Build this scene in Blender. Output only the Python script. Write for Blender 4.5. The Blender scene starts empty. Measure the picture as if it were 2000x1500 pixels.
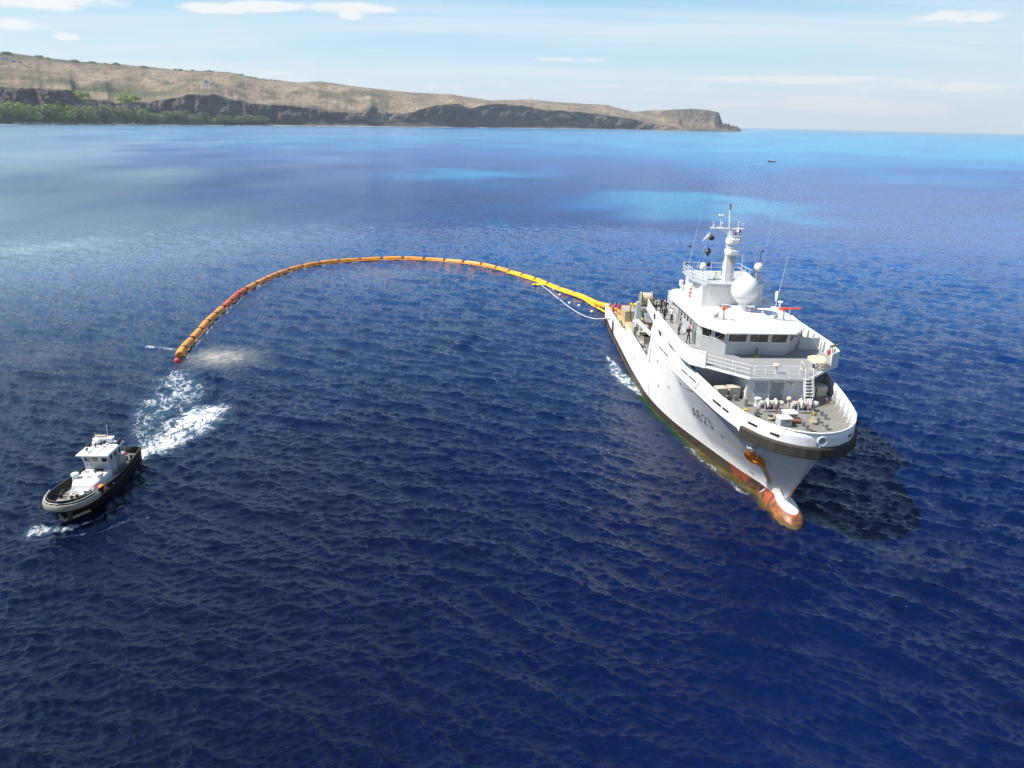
import bpy, bmesh, math, random
import numpy as np
from math import sin, cos, tan, pi, radians, sqrt, atan2, exp
from mathutils import Vector, Matrix
random.seed(7); rng = np.random.default_rng(7)
SC = bpy.context.scene
COL = SC.collection
# ------------------------------------------------------------------ camera
CAM_H = 31.0
FOC = 1500.0
ROLL = radians(1.2)
PITCH = math.atan((750 - 240.5) / FOC * cos(ROLL))
cam_d = bpy.data.cameras.new('camera'); cam = bpy.data.objects.new('camera', cam_d); COL.objects.link(cam)
cam_d.sensor_width = 36; cam_d.lens = 27.0; cam_d.clip_start = 0.5; cam_d.clip_end = 200000
_f = Vector((0, cos(PITCH), -sin(PITCH))); _r = Vector((1, 0, 0)); _u = Vector((0, sin(PITCH), cos(PITCH)))
_rr = _r * cos(ROLL) + _u * sin(ROLL); _uu = _u * cos(ROLL) - _r * sin(ROLL)
cam.matrix_world = Matrix(((_rr.x, _uu.x, -_f.x, 0), (_rr.y, _uu.y, -_f.y, 0), (_rr.z, _uu.z, -_f.z, CAM_H), (0, 0, 0, 1)))
SC.camera = cam
# ------------------------------------------------------------------ sun, sky, exposure
SUN_EL = radians(52); SUN_DIR_XY = Vector((-0.99, -0.10)).normalized()      # horizontal direction towards the sun
sun_d = bpy.data.lights.new('sun', 'SUN'); sun_d.energy = 5.0; sun_d.angle = radians(0.53); sun_d.color = (1.0, 0.955, 0.88)
sun = bpy.data.objects.new('sun', sun_d); COL.objects.link(sun)
sdir = Vector((SUN_DIR_XY.x * cos(SUN_EL), SUN_DIR_XY.y * cos(SUN_EL), sin(SUN_EL)))
sun.rotation_euler = sdir.to_track_quat('Z', 'Y').to_euler()
SC.cycles.sample_clamp_direct = 6.0; SC.cycles.sample_clamp_indirect = 3.0
SC.cycles.max_bounces = 6; SC.cycles.diffuse_bounces = 2; SC.cycles.glossy_bounces = 3; SC.cycles.volume_bounces = 0
SC.cycles.adaptive_threshold = 0.008; SC.cycles.denoising_prefilter = 'FAST'
SC.view_settings.view_transform = 'Standard'; SC.view_settings.look = 'None'
SC.view_settings.exposure = 0.72; SC.view_settings.gamma = 1.0; SC.view_settings.use_curve_mapping = False

class NT:
    """small helper for building node trees"""
    def __init__(s, tree): s.t = tree; s.n = tree.nodes; s.l = tree.links
    def add(s, typ, ins=None, **kw):
        n = s.n.new(typ)
        for k, v in kw.items(): setattr(n, k, v)
        if ins:
            for k, v in ins.items(): s.put(n.inputs[k], v)
        return n
    def put(s, sock, v):
        if isinstance(v, bpy.types.Node): v = v.outputs[0]
        if isinstance(v, bpy.types.NodeSocket): s.l.new(v, sock)
        else:
            try: sock.default_value = v
            except Exception: sock.default_value = (v, v, v, 1) if len(sock.default_value) == 4 else (v, v, v)
    def math(s, op, a, b=0.0, c=None, clamp=False):
        n = s.n.new('ShaderNodeMath'); n.operation = op; n.use_clamp = clamp
        s.put(n.inputs[0], a); s.put(n.inputs[1], b)
        if c is not None: s.put(n.inputs[2], c)
        return n.outputs[0]
    def vmath(s, op, a, b):
        n = s.n.new('ShaderNodeVectorMath'); n.operation = op; s.put(n.inputs[0], a); s.put(n.inputs[1], b); return n.outputs[0]
    def ramp(s, fac, stops, interp='LINEAR'):
        n = s.n.new('ShaderNodeValToRGB'); n.color_ramp.interpolation = interp
        e = n.color_ramp.elements
        while len(e) > 1: e.remove(e[-1])
        e[0].position = stops[0][0]; e[0].color = col4(stops[0][1])
        for p, c in stops[1:]:
            q = e.new(p); q.color = col4(c)
        s.put(n.inputs[0], fac); return n.outputs[0]
    def mix(s, fac, a, b, mode='MIX'):
        n = s.n.new('ShaderNodeMix'); n.data_type = 'RGBA'; n.blend_type = mode; n.clamp_factor = True
        s.put(n.inputs[0], fac); s.put(n.inputs[6], col4(a)); s.put(n.inputs[7], col4(b)); return n.outputs[2]
    def noise(s, vec, scale, detail=4, rough=0.55, dist=0.0):
        n = s.n.new('ShaderNodeTexNoise'); s.put(n.inputs['Vector'], vec); n.inputs['Scale'].default_value = scale
        n.inputs['Detail'].default_value = detail; n.inputs['Roughness'].default_value = rough; n.inputs['Distortion'].default_value = dist
        return n.outputs[0]
    def maprange(s, v, a, b, c=0.0, d=1.0, smooth=False):
        n = s.n.new('ShaderNodeMapRange'); n.clamp = True
        if smooth: n.interpolation_type = 'SMOOTHSTEP'
        s.put(n.inputs[0], v); n.inputs[1].default_value = a; n.inputs[2].default_value = b; n.inputs[3].default_value = c; n.inputs[4].default_value = d
        return n.outputs[0]
    def mapping(s, vec, scale=(1, 1, 1), rot=(0, 0, 0), loc=(0, 0, 0)):
        n = s.n.new('ShaderNodeMapping'); s.put(n.inputs[0], vec); n.inputs['Scale'].default_value = scale
        n.inputs['Rotation'].default_value = rot; n.inputs['Location'].default_value = loc; return n.outputs[0]
def col4(c):
    if isinstance(c, (bpy.types.Node, bpy.types.NodeSocket)): return c
    if isinstance(c, (int, float)): return (c, c, c, 1)
    return tuple(c) if len(c) == 4 else (c[0], c[1], c[2], 1)

W = bpy.data.worlds.new('World'); SC.world = W; W.use_nodes = True
w = NT(W.node_tree); w.n.clear()
sky = w.add('ShaderNodeTexSky', sky_type='NISHITA', sun_disc=False, sun_elevation=SUN_EL,
            sun_rotation=atan2(SUN_DIR_XY.x, SUN_DIR_XY.y), altitude=0, air_density=1.0, dust_density=0.35, ozone_density=1.0)
tc = w.add('ShaderNodeTexCoord'); gen = tc.outputs['Generated']
sep = w.add('ShaderNodeSeparateXYZ', {0: gen}); elev = sep.outputs[2]
az = w.math('ARCTAN2', sep.outputs[0], sep.outputs[1])
# clouds: noise on a flat layer far overhead, so that they compress towards the horizon
dz = w.math('MAXIMUM', w.math('ADD', elev, 0.07), 0.02)
cv = w.add('ShaderNodeCombineXYZ', {0: w.math('DIVIDE', sep.outputs[0], dz), 1: w.math('DIVIDE', sep.outputs[1], dz), 2: 0.0})
def blob(a0, e0, sa, se, amp):
    da = w.math('DIVIDE', w.math('SUBTRACT', az, a0), sa); de = w.math('DIVIDE', w.math('SUBTRACT', elev, e0), se)
    r2 = w.math('ADD', w.math('MULTIPLY', da, da), w.math('MULTIPLY', de, de))
    return w.math('MULTIPLY', w.math('EXPONENT', w.math('MULTIPLY', r2, -1.0)), amp)
n_streak = w.noise(w.mapping(cv, (0.16, 0.62, 1), loc=(3.1, 1.2, 0)), 1.0, 7, 0.6, 0.5)
n_puff = w.noise(w.mapping(gen, (24, 24, 75), loc=(1.7, 0.3, 0.4)), 1.0, 6, 0.55, 0.25)
n_low = w.noise(w.mapping(gen, (22, 22, 85), loc=(0.7, 2.3, 1.4)), 1.0, 6, 0.6, 0.3)
streak = w.maprange(n_streak, 0.46, 0.72, 0, 0.65)
A = [blob(*b) for b in ((0.327, 0.054, 0.15, 0.0065, 1.15), (-0.341, 0.113, 0.042, 0.007, 1.25), (-0.29, 0.120, 0.03, 0.006, 1.1), (-0.20, 0.122, 0.075, 0.008, 1.25), (-0.197, 0.1125, 0.014, 0.004, 1.2),
                        (-0.52, 0.112, 0.10, 0.014, 1.2), (-0.496, 0.076, 0.014, 0.004, 1.1), (-0.55, 0.085, 0.06, 0.010, 0.9), (0.066, 0.073, 0.07, 0.004, 0.85), (0.0, 0.062, 0.09, 0.004, 0.7), (-0.178, 0.077, 0.05, 0.003, 0.6),
                        (0.35, 0.028, 0.10, 0.008, 0.95), (0.24, 0.025, 0.03, 0.004, 0.9), (0.43, 0.022, 0.08, 0.009, 1.1), (0.36, 0.030, 0.03, 0.006, 1.1), (0.50, 0.045, 0.10, 0.006, 0.9), (0.10, 0.045, 0.05, 0.004, 0.8), (-0.29, 0.050, 0.05, 0.004, 0.8), (0.49, 0.115, 0.10, 0.012, 0.9), (0.30, 0.110, 0.10, 0.006, 0.6))]
env = A[0]
for a_ in A[1:]: env = w.math('ADD', env, a_)
puff = w.maprange(w.math('MULTIPLY', w.math('ADD', n_puff, 0.10), env), 0.30, 0.56, 0, 0.95)
lowband = w.math('MULTIPLY', w.maprange(n_low, 0.48, 0.66, 0, 0.7), w.maprange(w.math('ABSOLUTE', w.math('SUBTRACT', elev, 0.042)), 0.0, 0.03, 1, 0))
high = w.math('MULTIPLY', streak, 0.6)
cl = w.math('MAXIMUM', w.math('MAXIMUM', streak, puff), w.math('MAXIMUM', lowband, high), clamp=True)
cl = w.math('MULTIPLY', cl, w.maprange(elev, 0.0, 0.02, 0, 1))
CLOUD = (5.9, 5.95, 5.9)
air = w.ramp(elev, [(0.0, (4.75, 5.55, 5.85)), (0.035, (4.45, 5.35, 5.75)), (0.125, (2.45, 4.35, 5.7)), (0.20, (1.1, 2.9, 5.2)), (0.30, (0.60, 2.0, 4.7)), (0.6, (0.42, 1.3, 3.3)), (1.0, (0.3, 0.9, 2.5))])
skyc = w.mix(0.88, sky, air)
final = w.mix(cl, skyc, CLOUD)
bg = w.add('ShaderNodeBackground', {0: final, 1: 0.10})
wo = w.add('ShaderNodeOutputWorld', {0: bg})

# ------------------------------------------------------------------ mesh helpers
class MB:
    def __init__(s): s.v = []; s.f = []; s.m = []
    def face(s, idx, m=0): s.f.append(tuple(idx)); s.m.append(m)
    def add(s, vs, fs, m=0):
        b = len(s.v); s.v += [tuple(v) for v in vs]
        for f in fs: s.f.append(tuple(i + b for i in f)); s.m.append(m)
        return s
    def box(s, c, d, rz=0.0, m=0, rx=0.0, ry=0.0, taper=(1, 1)):
        M = Matrix.Translation(c) @ Matrix.Rotation(rz, 4, 'Z') @ Matrix.Rotation(ry, 4, 'Y') @ Matrix.Rotation(rx, 4, 'X')
        h = [x / 2 for x in d]; vs = []
        for z in (-1, 1):
            tx, ty = (1, 1) if z < 0 else taper
            for x, y in ((-1, -1), (1, -1), (1, 1), (-1, 1)): vs.append(M @ Vector((x * h[0] * tx, y * h[1] * ty, z * h[2])))
        return s.add(vs, [(3, 2, 1, 0), (4, 5, 6, 7), (0, 1, 5, 4), (1, 2, 6, 5), (2, 3, 7, 6), (3, 0, 4, 7)], m)
    def bb(s, x0, x1, y0, y1, z0, z1, m=0): return s.box(((x0 + x1) / 2, (y0 + y1) / 2, (z0 + z1) / 2), (abs(x1 - x0), abs(y1 - y0), abs(z1 - z0)), m=m)
    def tube(s, pts, r, n=8, m=0, cap=True):
        pts = [Vector(p) for p in pts]; rs = r if isinstance(r, (list, tuple)) else [r] * len(pts)
        rings = []; prev = None
        for i, p in enumerate(pts):
            t = (pts[min(i + 1, len(pts) - 1)] - pts[max(i - 1, 0)])
            t = t.normalized() if t.length > 1e-9 else Vector((0, 0, 1))
            if prev is None: a = t.cross(Vector((0, 0, 1)) if abs(t.z) < 0.9 else Vector((1, 0, 0))).normalized()
            else: a = (prev - t * prev.dot(t)).normalized()
            prev = a; b = t.cross(a)
            rings.append([p + (a * cos(2 * pi * k / n) + b * sin(2 * pi * k / n)) * rs[i] for k in range(n)])
        vs = [v for r_ in rings for v in r_]; fs = []
        for i in range(len(pts) - 1):
            for k in range(n): fs.append((i * n + k, i * n + (k + 1) % n, (i + 1) * n + (k + 1) % n, (i + 1) * n + k))
        if cap: fs += [tuple(range(n - 1, -1, -1)), tuple(range((len(pts) - 1) * n, len(pts) * n))]
        return s.add(vs, fs, m)
    def lathe(s, c, prof, n=16, m=0, M=None):
        """prof: (radius, height) pairs revolved round the vertical through c (or matrix M)"""
        M = M or Matrix.Translation(c); vs = []; fs = []
        for r, z in prof:
            for k in range(n): vs.append(M @ Vector((max(r, 1e-4) * cos(2 * pi * k / n), max(r, 1e-4) * sin(2 * pi * k / n), z)))
        for i in range(len(prof) - 1):
            for k in range(n): fs.append((i * n + k, i * n + (k + 1) % n, (i + 1) * n + (k + 1) % n, (i + 1) * n + k))
        fs += [tuple(range(n - 1, -1, -1)), tuple(range((len(prof) - 1) * n, len(prof) * n))]
        return s.add(vs, fs, m)
    def sphere(s, c, r, n=16, m=0, sc=(1, 1, 1)):
        k = n // 2; M = Matrix.Translation(c) @ Matrix.Diagonal((*sc, 1))
        return s.lathe(c, [(r * sin(pi * i / k), -r * cos(pi * i / k)) for i in range(k + 1)], n, m, M)
    def prism(s, out, z0, z1, m=0, out2=None):
        n = len(out); out2 = out2 or out
        a = sum(out[i][0] * out[(i + 1) % n][1] - out[(i + 1) % n][0] * out[i][1] for i in range(n))
        if a < 0: out = out[::-1]; out2 = out2[::-1]
        vs = [(x, y, z0) for x, y in out] + [(x, y, z1) for x, y in out2]
        return s.add(vs, [tuple(range(n - 1, -1, -1)), tuple(range(n, 2 * n))] + [(i, (i + 1) % n, n + (i + 1) % n, n + i) for i in range(n)], m)
    def wall(s, pts, t, z0, z1, m=0):
        """upright plating of thickness t along a plan polyline; z0 / z1 numbers or per-point lists"""
        n = len(pts); P = [Vector((p[0], p[1], 0)) for p in pts]
        Z0 = z0 if isinstance(z0, (list, tuple)) else [z0] * n; Z1 = z1 if isinstance(z1, (list, tuple)) else [z1] * n
        vs = []
        for i in range(n):
            d = (P[min(i + 1, n - 1)] - P[max(i - 1, 0)]).normalized(); nn = Vector((-d.y, d.x, 0)) * t / 2
            for q in (P[i] + nn, P[i] - nn): vs += [(q.x, q.y, Z0[i]), (q.x, q.y, Z1[i])]
        fs = []
        for i in range(n - 1):
            a = i * 4; b = a + 4
            fs += [(a, b, b + 1, a + 1), (a + 2, a + 3, b + 3, b + 2), (a + 1, b + 1, b + 3, a + 3), (a, a + 2, b + 2, b)]
        fs += [(0, 1, 3, 2), ((n - 1) * 4, (n - 1) * 4 + 2, (n - 1) * 4 + 3, (n - 1) * 4 + 1)]
        return s.add(vs, fs, m)
    def strip(s, pts, nrm, wdt, thick=0.012, m=0):
        """flat stroke (paint line with a little thickness) along pts with surface normals nrm"""
        P = [Vector(p) for p in pts]; vs = []; n = len(P)
        for i in range(n):
            t = (P[min(i + 1, n - 1)] - P[max(i - 1, 0)]).normalized(); N = Vector(nrm[i]).normalized(); b = t.cross(N).normalized() * wdt / 2
            vs += [P[i] + b, P[i] - b, P[i] + b + N * thick, P[i] - b + N * thick]
        fs = []
        for i in range(n - 1):
            a = 4 * i; c = a + 4
            fs += [(a + 2, a + 3, c + 3, c + 2), (a, a + 2, c + 2, c), (a + 1, c + 1, c + 3, a + 3)]
        return s.add(vs, fs, m)
    def build(s, name, mat, parent=None, smooth=40, label=None, bevel=0.0, kind=None):
        me = bpy.data.meshes.new(name); me.from_pydata([tuple(v) for v in s.v], [], s.f)
        mats = mat if isinstance(mat, (list, tuple)) else [mat]
        for q in mats: me.materials.append(q)
        if len(mats) > 1: me.polygons.foreach_set('material_index', s.m)
        bm = bmesh.new(); bm.from_mesh(me); bmesh.ops.recalc_face_normals(bm, faces=bm.faces); bm.to_mesh(me); bm.free()
        if smooth: me.shade_smooth(); me.set_sharp_from_angle(angle=radians(smooth))
        me.update()
        return link(name, me, parent, label, bevel, kind)
def link(name, me, parent=None, label=None, bevel=0.0, kind=None):
    o = bpy.data.objects.new(name, me); COL.objects.link(o)
    if parent: o.parent = parent
    if label: o['label'] = label
    if kind: o['kind'] = kind
    if bevel:
        b = o.modifiers.new('bevel', 'BEVEL'); b.width = bevel; b.segments = 2; b.limit_method = 'ANGLE'; b.angle_limit = radians(40)
    return o
def tag(o, label=None, cat=None, group=None, kind=None):
    for k, v in (('label', label), ('category', cat), ('group', group), ('kind', kind)):
        if v: o[k] = v
    return o
def empty(name, loc, rz=0.0, **kw):
    o = bpy.data.objects.new(name, None); COL.objects.link(o); o.location = loc; o.rotation_euler = (0, 0, rz); o.empty_display_size = 0.3
    return tag(o, **kw)
def copy_tree(o, parent=None, loc=None, rz=None, label=None):
    c = o.copy(); COL.objects.link(c)
    if parent is not None: c.parent = parent
    if loc is not None: c.location = loc
    if rz is not None: c.rotation_euler = (0, 0, rz)
    if label: c['label'] = label
    for ch in list(o.children): copy_tree(ch, c)
    return c
# ------------------------------------------------------------------ materials
def paint(name, c, rough=0.5, metal=0.0, var=0.10, scale=1.5, rust=0.0, bump=0.0, spec=0.5, rustc=(0.22, 0.08, 0.025), streak=0.0):
    m = bpy.data.materials.new(name); m.use_nodes = True; t = NT(m.node_tree); b = m.node_tree.nodes['Principled BSDF']
    tcn = t.add('ShaderNodeTexCoord').outputs['Object']
    nz = t.noise(tcn, scale, 5, 0.6)
    base = t.mix(t.maprange(nz, 0.3, 0.7), tuple(x * (1 - var) for x in c), tuple(min(1, x * (1 + var)) for x in c))
    if streak:
        sv = t.noise(t.mapping(tcn, (3.0, 3.0, 0.25)), 1.3, 5, 0.65)
        base = t.mix(t.maprange(sv, 0.52, 0.8, 0, streak), base, tuple(x * 0.62 for x in c))
    if rust:
        r1 = t.noise(t.mapping(tcn, (1, 1, 0.5)), 2.6, 7, 0.7)
        base = t.mix(t.maprange(r1, 0.66 - rust * 0.12, 0.74, 0, 0.85), base, rustc)
    t.put(b.inputs['Base Color'], base); b.inputs['Roughness'].default_value = rough; b.inputs['Metallic'].default_value = metal
    b.inputs['Specular IOR Level'].default_value = spec
    if bump:
        bp = t.add('ShaderNodeBump', {'Strength': bump, 'Distance': 0.02, 'Height': t.noise(tcn, scale * 6, 4, 0.6)}); t.put(b.inputs['Normal'], bp)
    return m
M = {}
M['white'] = paint('white_paint', (0.70, 0.70, 0.68), 0.42, streak=0.16, var=0.03)
M['grey'] = paint('light_grey_paint', (0.40, 0.425, 0.43), 0.5, streak=0.3, var=0.05)
M['deck'] = paint('deck_paint', (0.185, 0.172, 0.15), 0.8, var=0.13, scale=0.55, rust=0.35, rustc=(0.24, 0.15, 0.09), bump=0.2)
M['deck_grey'] = paint('grey_deck_paint', (0.24, 0.245, 0.245), 0.75, var=0.1, scale=0.5, bump=0.2)
M['wood'] = paint('deck_planks', (0.45, 0.33, 0.15), 0.8, var=0.25, scale=2.5, bump=0.4)
M['dark'] = paint('dark_rubber', (0.022, 0.020, 0.018), 0.7, var=0.3, scale=4)
M['black'] = paint('black_paint', (0.012, 0.012, 0.012), 0.5)
M['fender'] = paint('ribbed_rubber', (0.036, 0.029, 0.022), 0.75, var=0.35, scale=3, streak=0.4)
M['glass'] = paint('dark_glass', (0.020, 0.016, 0.010), 0.06, spec=0.8, var=0.3, scale=0.8)
M['bollard'] = paint('bollard_grey', (0.17, 0.175, 0.17), 0.6, var=0.2, rust=0.2)
M['beige'] = paint('beige_crate', (0.45, 0.41, 0.32), 0.7, var=0.12, scale=3)
M['tan'] = paint('tan_table', (0.62, 0.50, 0.33), 0.6)
M['orange'] = paint('orange_paint', (0.62, 0.19, 0.02), 0.6, var=0.2, scale=3, rust=0.5, rustc=(0.28, 0.09, 0.02))
M['rust'] = paint('rusty_steel', (0.20, 0.085, 0.045), 0.85, var=0.35, scale=5, bump=0.5)
M['red'] = paint('red_paint', (0.60, 0.045, 0.02), 0.5)
M['redcloth'] = paint('red_cloth', (0.62, 0.04, 0.02), 0.85, scale=8)
M['yellow'] = paint('yellow_paint', (0.70, 0.55, 0.04), 0.5)
M['steel'] = paint('grey_steel', (0.30, 0.31, 0.31), 0.5, metal=0.3, var=0.2, rust=0.2)
M['khaki'] = paint('khaki_machinery', (0.30, 0.27, 0.20), 0.6, var=0.25, scale=3, rust=0.3)
M['green'] = paint('green_container', (0.10, 0.12, 0.09), 0.6, var=0.15)
M['brown'] = paint('brown_exhaust', (0.20, 0.10, 0.06), 0.6)
M['skin'] = paint('skin', (0.42, 0.24, 0.16), 0.6)
M['navy'] = paint('navy_cloth', (0.012, 0.013, 0.022), 0.9)
M['shirt'] = paint('white_cloth', (0.78, 0.78, 0.76), 0.9)
M['stripe'] = paint('striped_cloth', (0.30, 0.24, 0.22), 0.9, var=0.6, scale=9)
M['hair'] = paint('dark_hair', (0.02, 0.014, 0.01), 0.8)
M['blue'] = paint('blue_cloth', (0.02, 0.04, 0.22), 0.8)
M['cyan'] = paint('cyan_helmet', (0.15, 0.5, 0.65), 0.5)
M['rope'] = paint('white_rope', (0.72, 0.70, 0.62), 0.9)
M['camo'] = paint('camouflage', (0.16, 0.12, 0.06), 0.9, var=0.7, scale=8)
M['house'] = paint('deckhouse_paint', (0.55, 0.56, 0.55), 0.5, streak=0.35, var=0.04)
M['anchor'] = paint('anchor_orange', (0.50, 0.17, 0.02), 0.85, var=0.25, scale=3, rust=0.6, rustc=(0.20, 0.07, 0.02), spec=0.15)
# ------------------------------------------------------------------ numpy noise
def vnoise(x, y, seed=0):
    xi = np.floor(x).astype(np.int64); yi = np.floor(y).astype(np.int64); fx = x - xi; fy = y - yi
    fx = fx * fx * (3 - 2 * fx); fy = fy * fy * (3 - 2 * fy)
    def h(a, b):
        n = (a * 374761393 + b * 668265263 + seed * 2246822519) & 0xffffffff
        n = ((n ^ (n >> 13)) * 1274126177) & 0xffffffff; n = n ^ (n >> 16)
        return (n & 0xffff) / 65535.0
    return (h(xi, yi) * (1 - fx) + h(xi + 1, yi) * fx) * (1 - fy) + (h(xi, yi + 1) * (1 - fx) + h(xi + 1, yi + 1) * fx) * fy
def fbm(x, y, oct=5, seed=0, gain=0.5):
    a = 1.0; s = 0; t = 0
    for o in range(oct):
        s = s + a * vnoise(x * 2 ** o, y * 2 ** o, seed + o * 17); t += a; a *= gain
    return s / t
def sstep(v, a, b):
    t = np.clip((v - a) / (b - a), 0, 1); return t * t * (3 - 2 * t)
def grid_mesh(name, P, nr, nc, closed=False):
    me = bpy.data.meshes.new(name)
    i = np.arange(nr - 1)[:, None]; jn = nc if closed else nc - 1; j = np.arange(jn)[None, :]
    a = i * nc + j; b = i * nc + (j + 1) % nc; c = b + nc; d = a + nc
    F = np.stack([a, b, c, d], -1).reshape(-1, 4).astype(np.int32)
    me.vertices.add(len(P)); me.vertices.foreach_set('co', P.astype(np.float32).ravel())
    me.loops.add(F.size); me.loops.foreach_set('vertex_index', F.ravel())
    me.polygons.add(len(F)); me.polygons.foreach_set('loop_start', np.arange(0, F.size, 4, dtype=np.int32))
    me.polygons.foreach_set('use_smooth', np.ones(len(F), bool))
    me.update(calc_edges=True); return me
def fattr(me, name, arr):
    a = me.attributes.new(name, 'FLOAT', 'POINT'); a.data.foreach_set('value', np.asarray(arr, np.float32).ravel())

# ------------------------------------------------------------------ the sea: a wind sea from a Phillips spectrum
def ocean_tile(N, L, wind, wdir, amp, lmin, seed, spread=2.0):
    r = np.random.default_rng(seed); k1 = 2 * pi * np.fft.fftfreq(N, L / N); kx, ky = np.meshgrid(k1, k1)
    k = np.hypot(kx, ky); k[0, 0] = 1e-6; Lw = wind * wind / 9.81
    c = (kx * cos(wdir) + ky * sin(wdir)) / k
    Ph = np.exp(-1 / (k * Lw) ** 2) / k ** 4 * np.abs(c) ** spread * np.exp(-(k * lmin) ** 2); Ph[0, 0] = 0; Ph[c < 0] *= 0.25
    h = (r.normal(size=(N, N)) + 1j * r.normal(size=(N, N))) * np.sqrt(Ph / 2)
    H = np.real(np.fft.ifft2(h)); s = amp / H.std(); H *= s
    Dx = np.real(np.fft.ifft2(-1j * kx / k * h)) * s; Dy = np.real(np.fft.ifft2(-1j * ky / k * h)) * s
    return H, Dx, Dy
def sample(T, L, x, y):
    N = T.shape[0]; u = (x / L * N) % N; v = (y / L * N) % N; i = np.floor(u).astype(int); j = np.floor(v).astype(int); fu = u - i; fv = v - j
    i1 = (i + 1) % N; j1 = (j + 1) % N; i %= N; j %= N
    return (T[j, i] * (1 - fu) + T[j, i1] * fu) * (1 - fv) + (T[j1, i] * (1 - fu) + T[j1, i1] * fu) * fv
def capsule(x, y, pts, rad, soft=0.6):
    """1 inside a chain of points with radii, fading to 0 outside"""
    out = np.zeros_like(x)
    for (a, b), (ra, rb) in zip(zip(pts[:-1], pts[1:]), zip(rad[:-1], rad[1:])):
        dx, dy = b[0] - a[0], b[1] - a[1]; L2 = dx * dx + dy * dy + 1e-9
        t = np.clip(((x - a[0]) * dx + (y - a[1]) * dy) / L2, 0, 1)
        d = np.hypot(x - a[0] - t * dx, y - a[1] - t * dy) / (ra + (rb - ra) * t)
        out = np.maximum(out, 1 - sstep(d, 1 - soft, 1 + soft * 0.5))
    return out
# position of the two vessels
SHIP = (23.53, 55.82); SHIP_H = radians(-89)
TUG = (-35.45, 53.85); TUG_H = radians(-87)
def to_local(x, y, o, h):
    dx, dy = x - o[0], y - o[1]; return dx * cos(h) + dy * sin(h), -dx * sin(h) + dy * cos(h)
def ship_w(x, y):
    return (SHIP[0] + x * cos(SHIP_H) - y * sin(SHIP_H), SHIP[1] + x * sin(SHIP_H) + y * cos(SHIP_H))
def tug_w(x, y):
    return (TUG[0] + x * cos(TUG_H) - y * sin(TUG_H), TUG[1] + x * sin(TUG_H) + y * cos(TUG_H))
def T_(tab, x): return np.interp(x, [a for a, _ in tab], [b for _, b in tab])
WLB = [(0, 0), (0.6, 0.22), (1.5, 0.55), (3, 1.0), (6, 2.15), (9, 3.1), (12, 4.0), (15, 4.9), (18, 5.7), (22, 6.5), (27, 7.1), (37, 7.35), (55, 7.3), (60, 7.2), (64, 7.1), (80, 7.1)]

dep = np.concatenate([np.arange(60, 47, -0.12), np.arange(47, 10, -0.054), np.arange(10, 4, -0.042), np.arange(4, 0.12, -0.036), np.array([0.09, 0.06, 0.04, 0.03, 0.02])])
rad = np.concatenate([np.array([0.01, 3, 7, 12]), CAM_H / np.tan(np.radians(dep))])
az_ = np.concatenate([np.arange(-42, 42, 0.1), np.arange(42, 318, 4.0)])
th = np.radians(az_); R_, TH = np.meshgrid(rad, th, indexing='ij')
SX = R_ * np.sin(TH); SY = R_ * np.cos(TH)
WD = radians(58)
H1, X1, Y1 = ocean_tile(1024, 79.0, 2.75, WD, 0.100, 0.05, 3, 6.0)
H2, X2, Y2 = ocean_tile(512, 23.0, 1.35, WD + 0.35, 0.037, 0.025, 5, 1.8)
dr = np.gradient(rad)[:, None]
f1 = 1 - sstep(dr, 0.35, 1.8); f2 = 1 - sstep(dr, 0.18, 0.6); f1 = np.broadcast_to(f1, SX.shape); f2 = np.broadcast_to(f2, SX.shape)
calm = 0.72 + 0.55 * fbm(SX / 38, SY / 60, 3, 91)
# inside the boom and under the lee of the hull the chop is lower
sx_, sy_ = to_local(SX, SY, SHIP, SHIP_H)
lee = np.exp(-(((sx_ + 22) / 26) ** 2 + ((sy_ + 11) / 5) ** 2)) * 0.45
calm = calm * (1 - lee)
hz = (sample(H1, 79.0, SX, SY) * f1 + sample(H2, 23.0, SX, SY) * f2) * calm
dxx = (sample(X1, 79.0, SX, SY) * f1 + sample(X2, 23.0, SX, SY) * f2) * calm * -1.15
dyy = (sample(Y1, 79.0, SX, SY) * f1 + sample(Y2, 23.0, SX, SY) * f2) * calm * -1.15
# ship-generated ripples round the bulb and the tug's bow
def rings(x, y, cx, cy, amp, lam, reach):
    d = np.hypot(x - cx, y - cy); return amp * np.cos(2 * pi * d / lam) * np.exp(-((d - 2) / reach) ** 2)
bx, by = ship_w(-0.5, 0)
hz = hz + rings(SX, SY, bx, by, 0.05, 1.5, 6)
tx_, ty_ = to_local(SX, SY, TUG, TUG_H)
kel = np.where(tx_ < 1, np.cos(2 * pi * (np.abs(ty_) * 0.8 + tx_ * 0.38) / 1.7) * np.exp(-((np.abs(ty_) - 2.2 + tx_ * 0.32) / 3.2) ** 2) * np.exp(tx_ / 22) * 0.08, 0)
hz = hz + np.where(np.abs(ty_) < 26, kel, 0)
churn = capsule(SX, SY, [tug_w(-12.6, 0), tug_w(-20, 1.2), tug_w(-28, 1.5), tug_w(-37, -3)], [1.8, 3.2, 4.5, 5.0])
hz = hz + churn * (fbm(SX * 1.1, SY * 1.1, 4, 23) - 0.5) * 0.5
P = np.stack([SX + dxx, SY + dyy, hz], -1).reshape(-1, 3)
sea_me = grid_mesh('sea', P, len(rad), len(th), closed=True)
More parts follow.
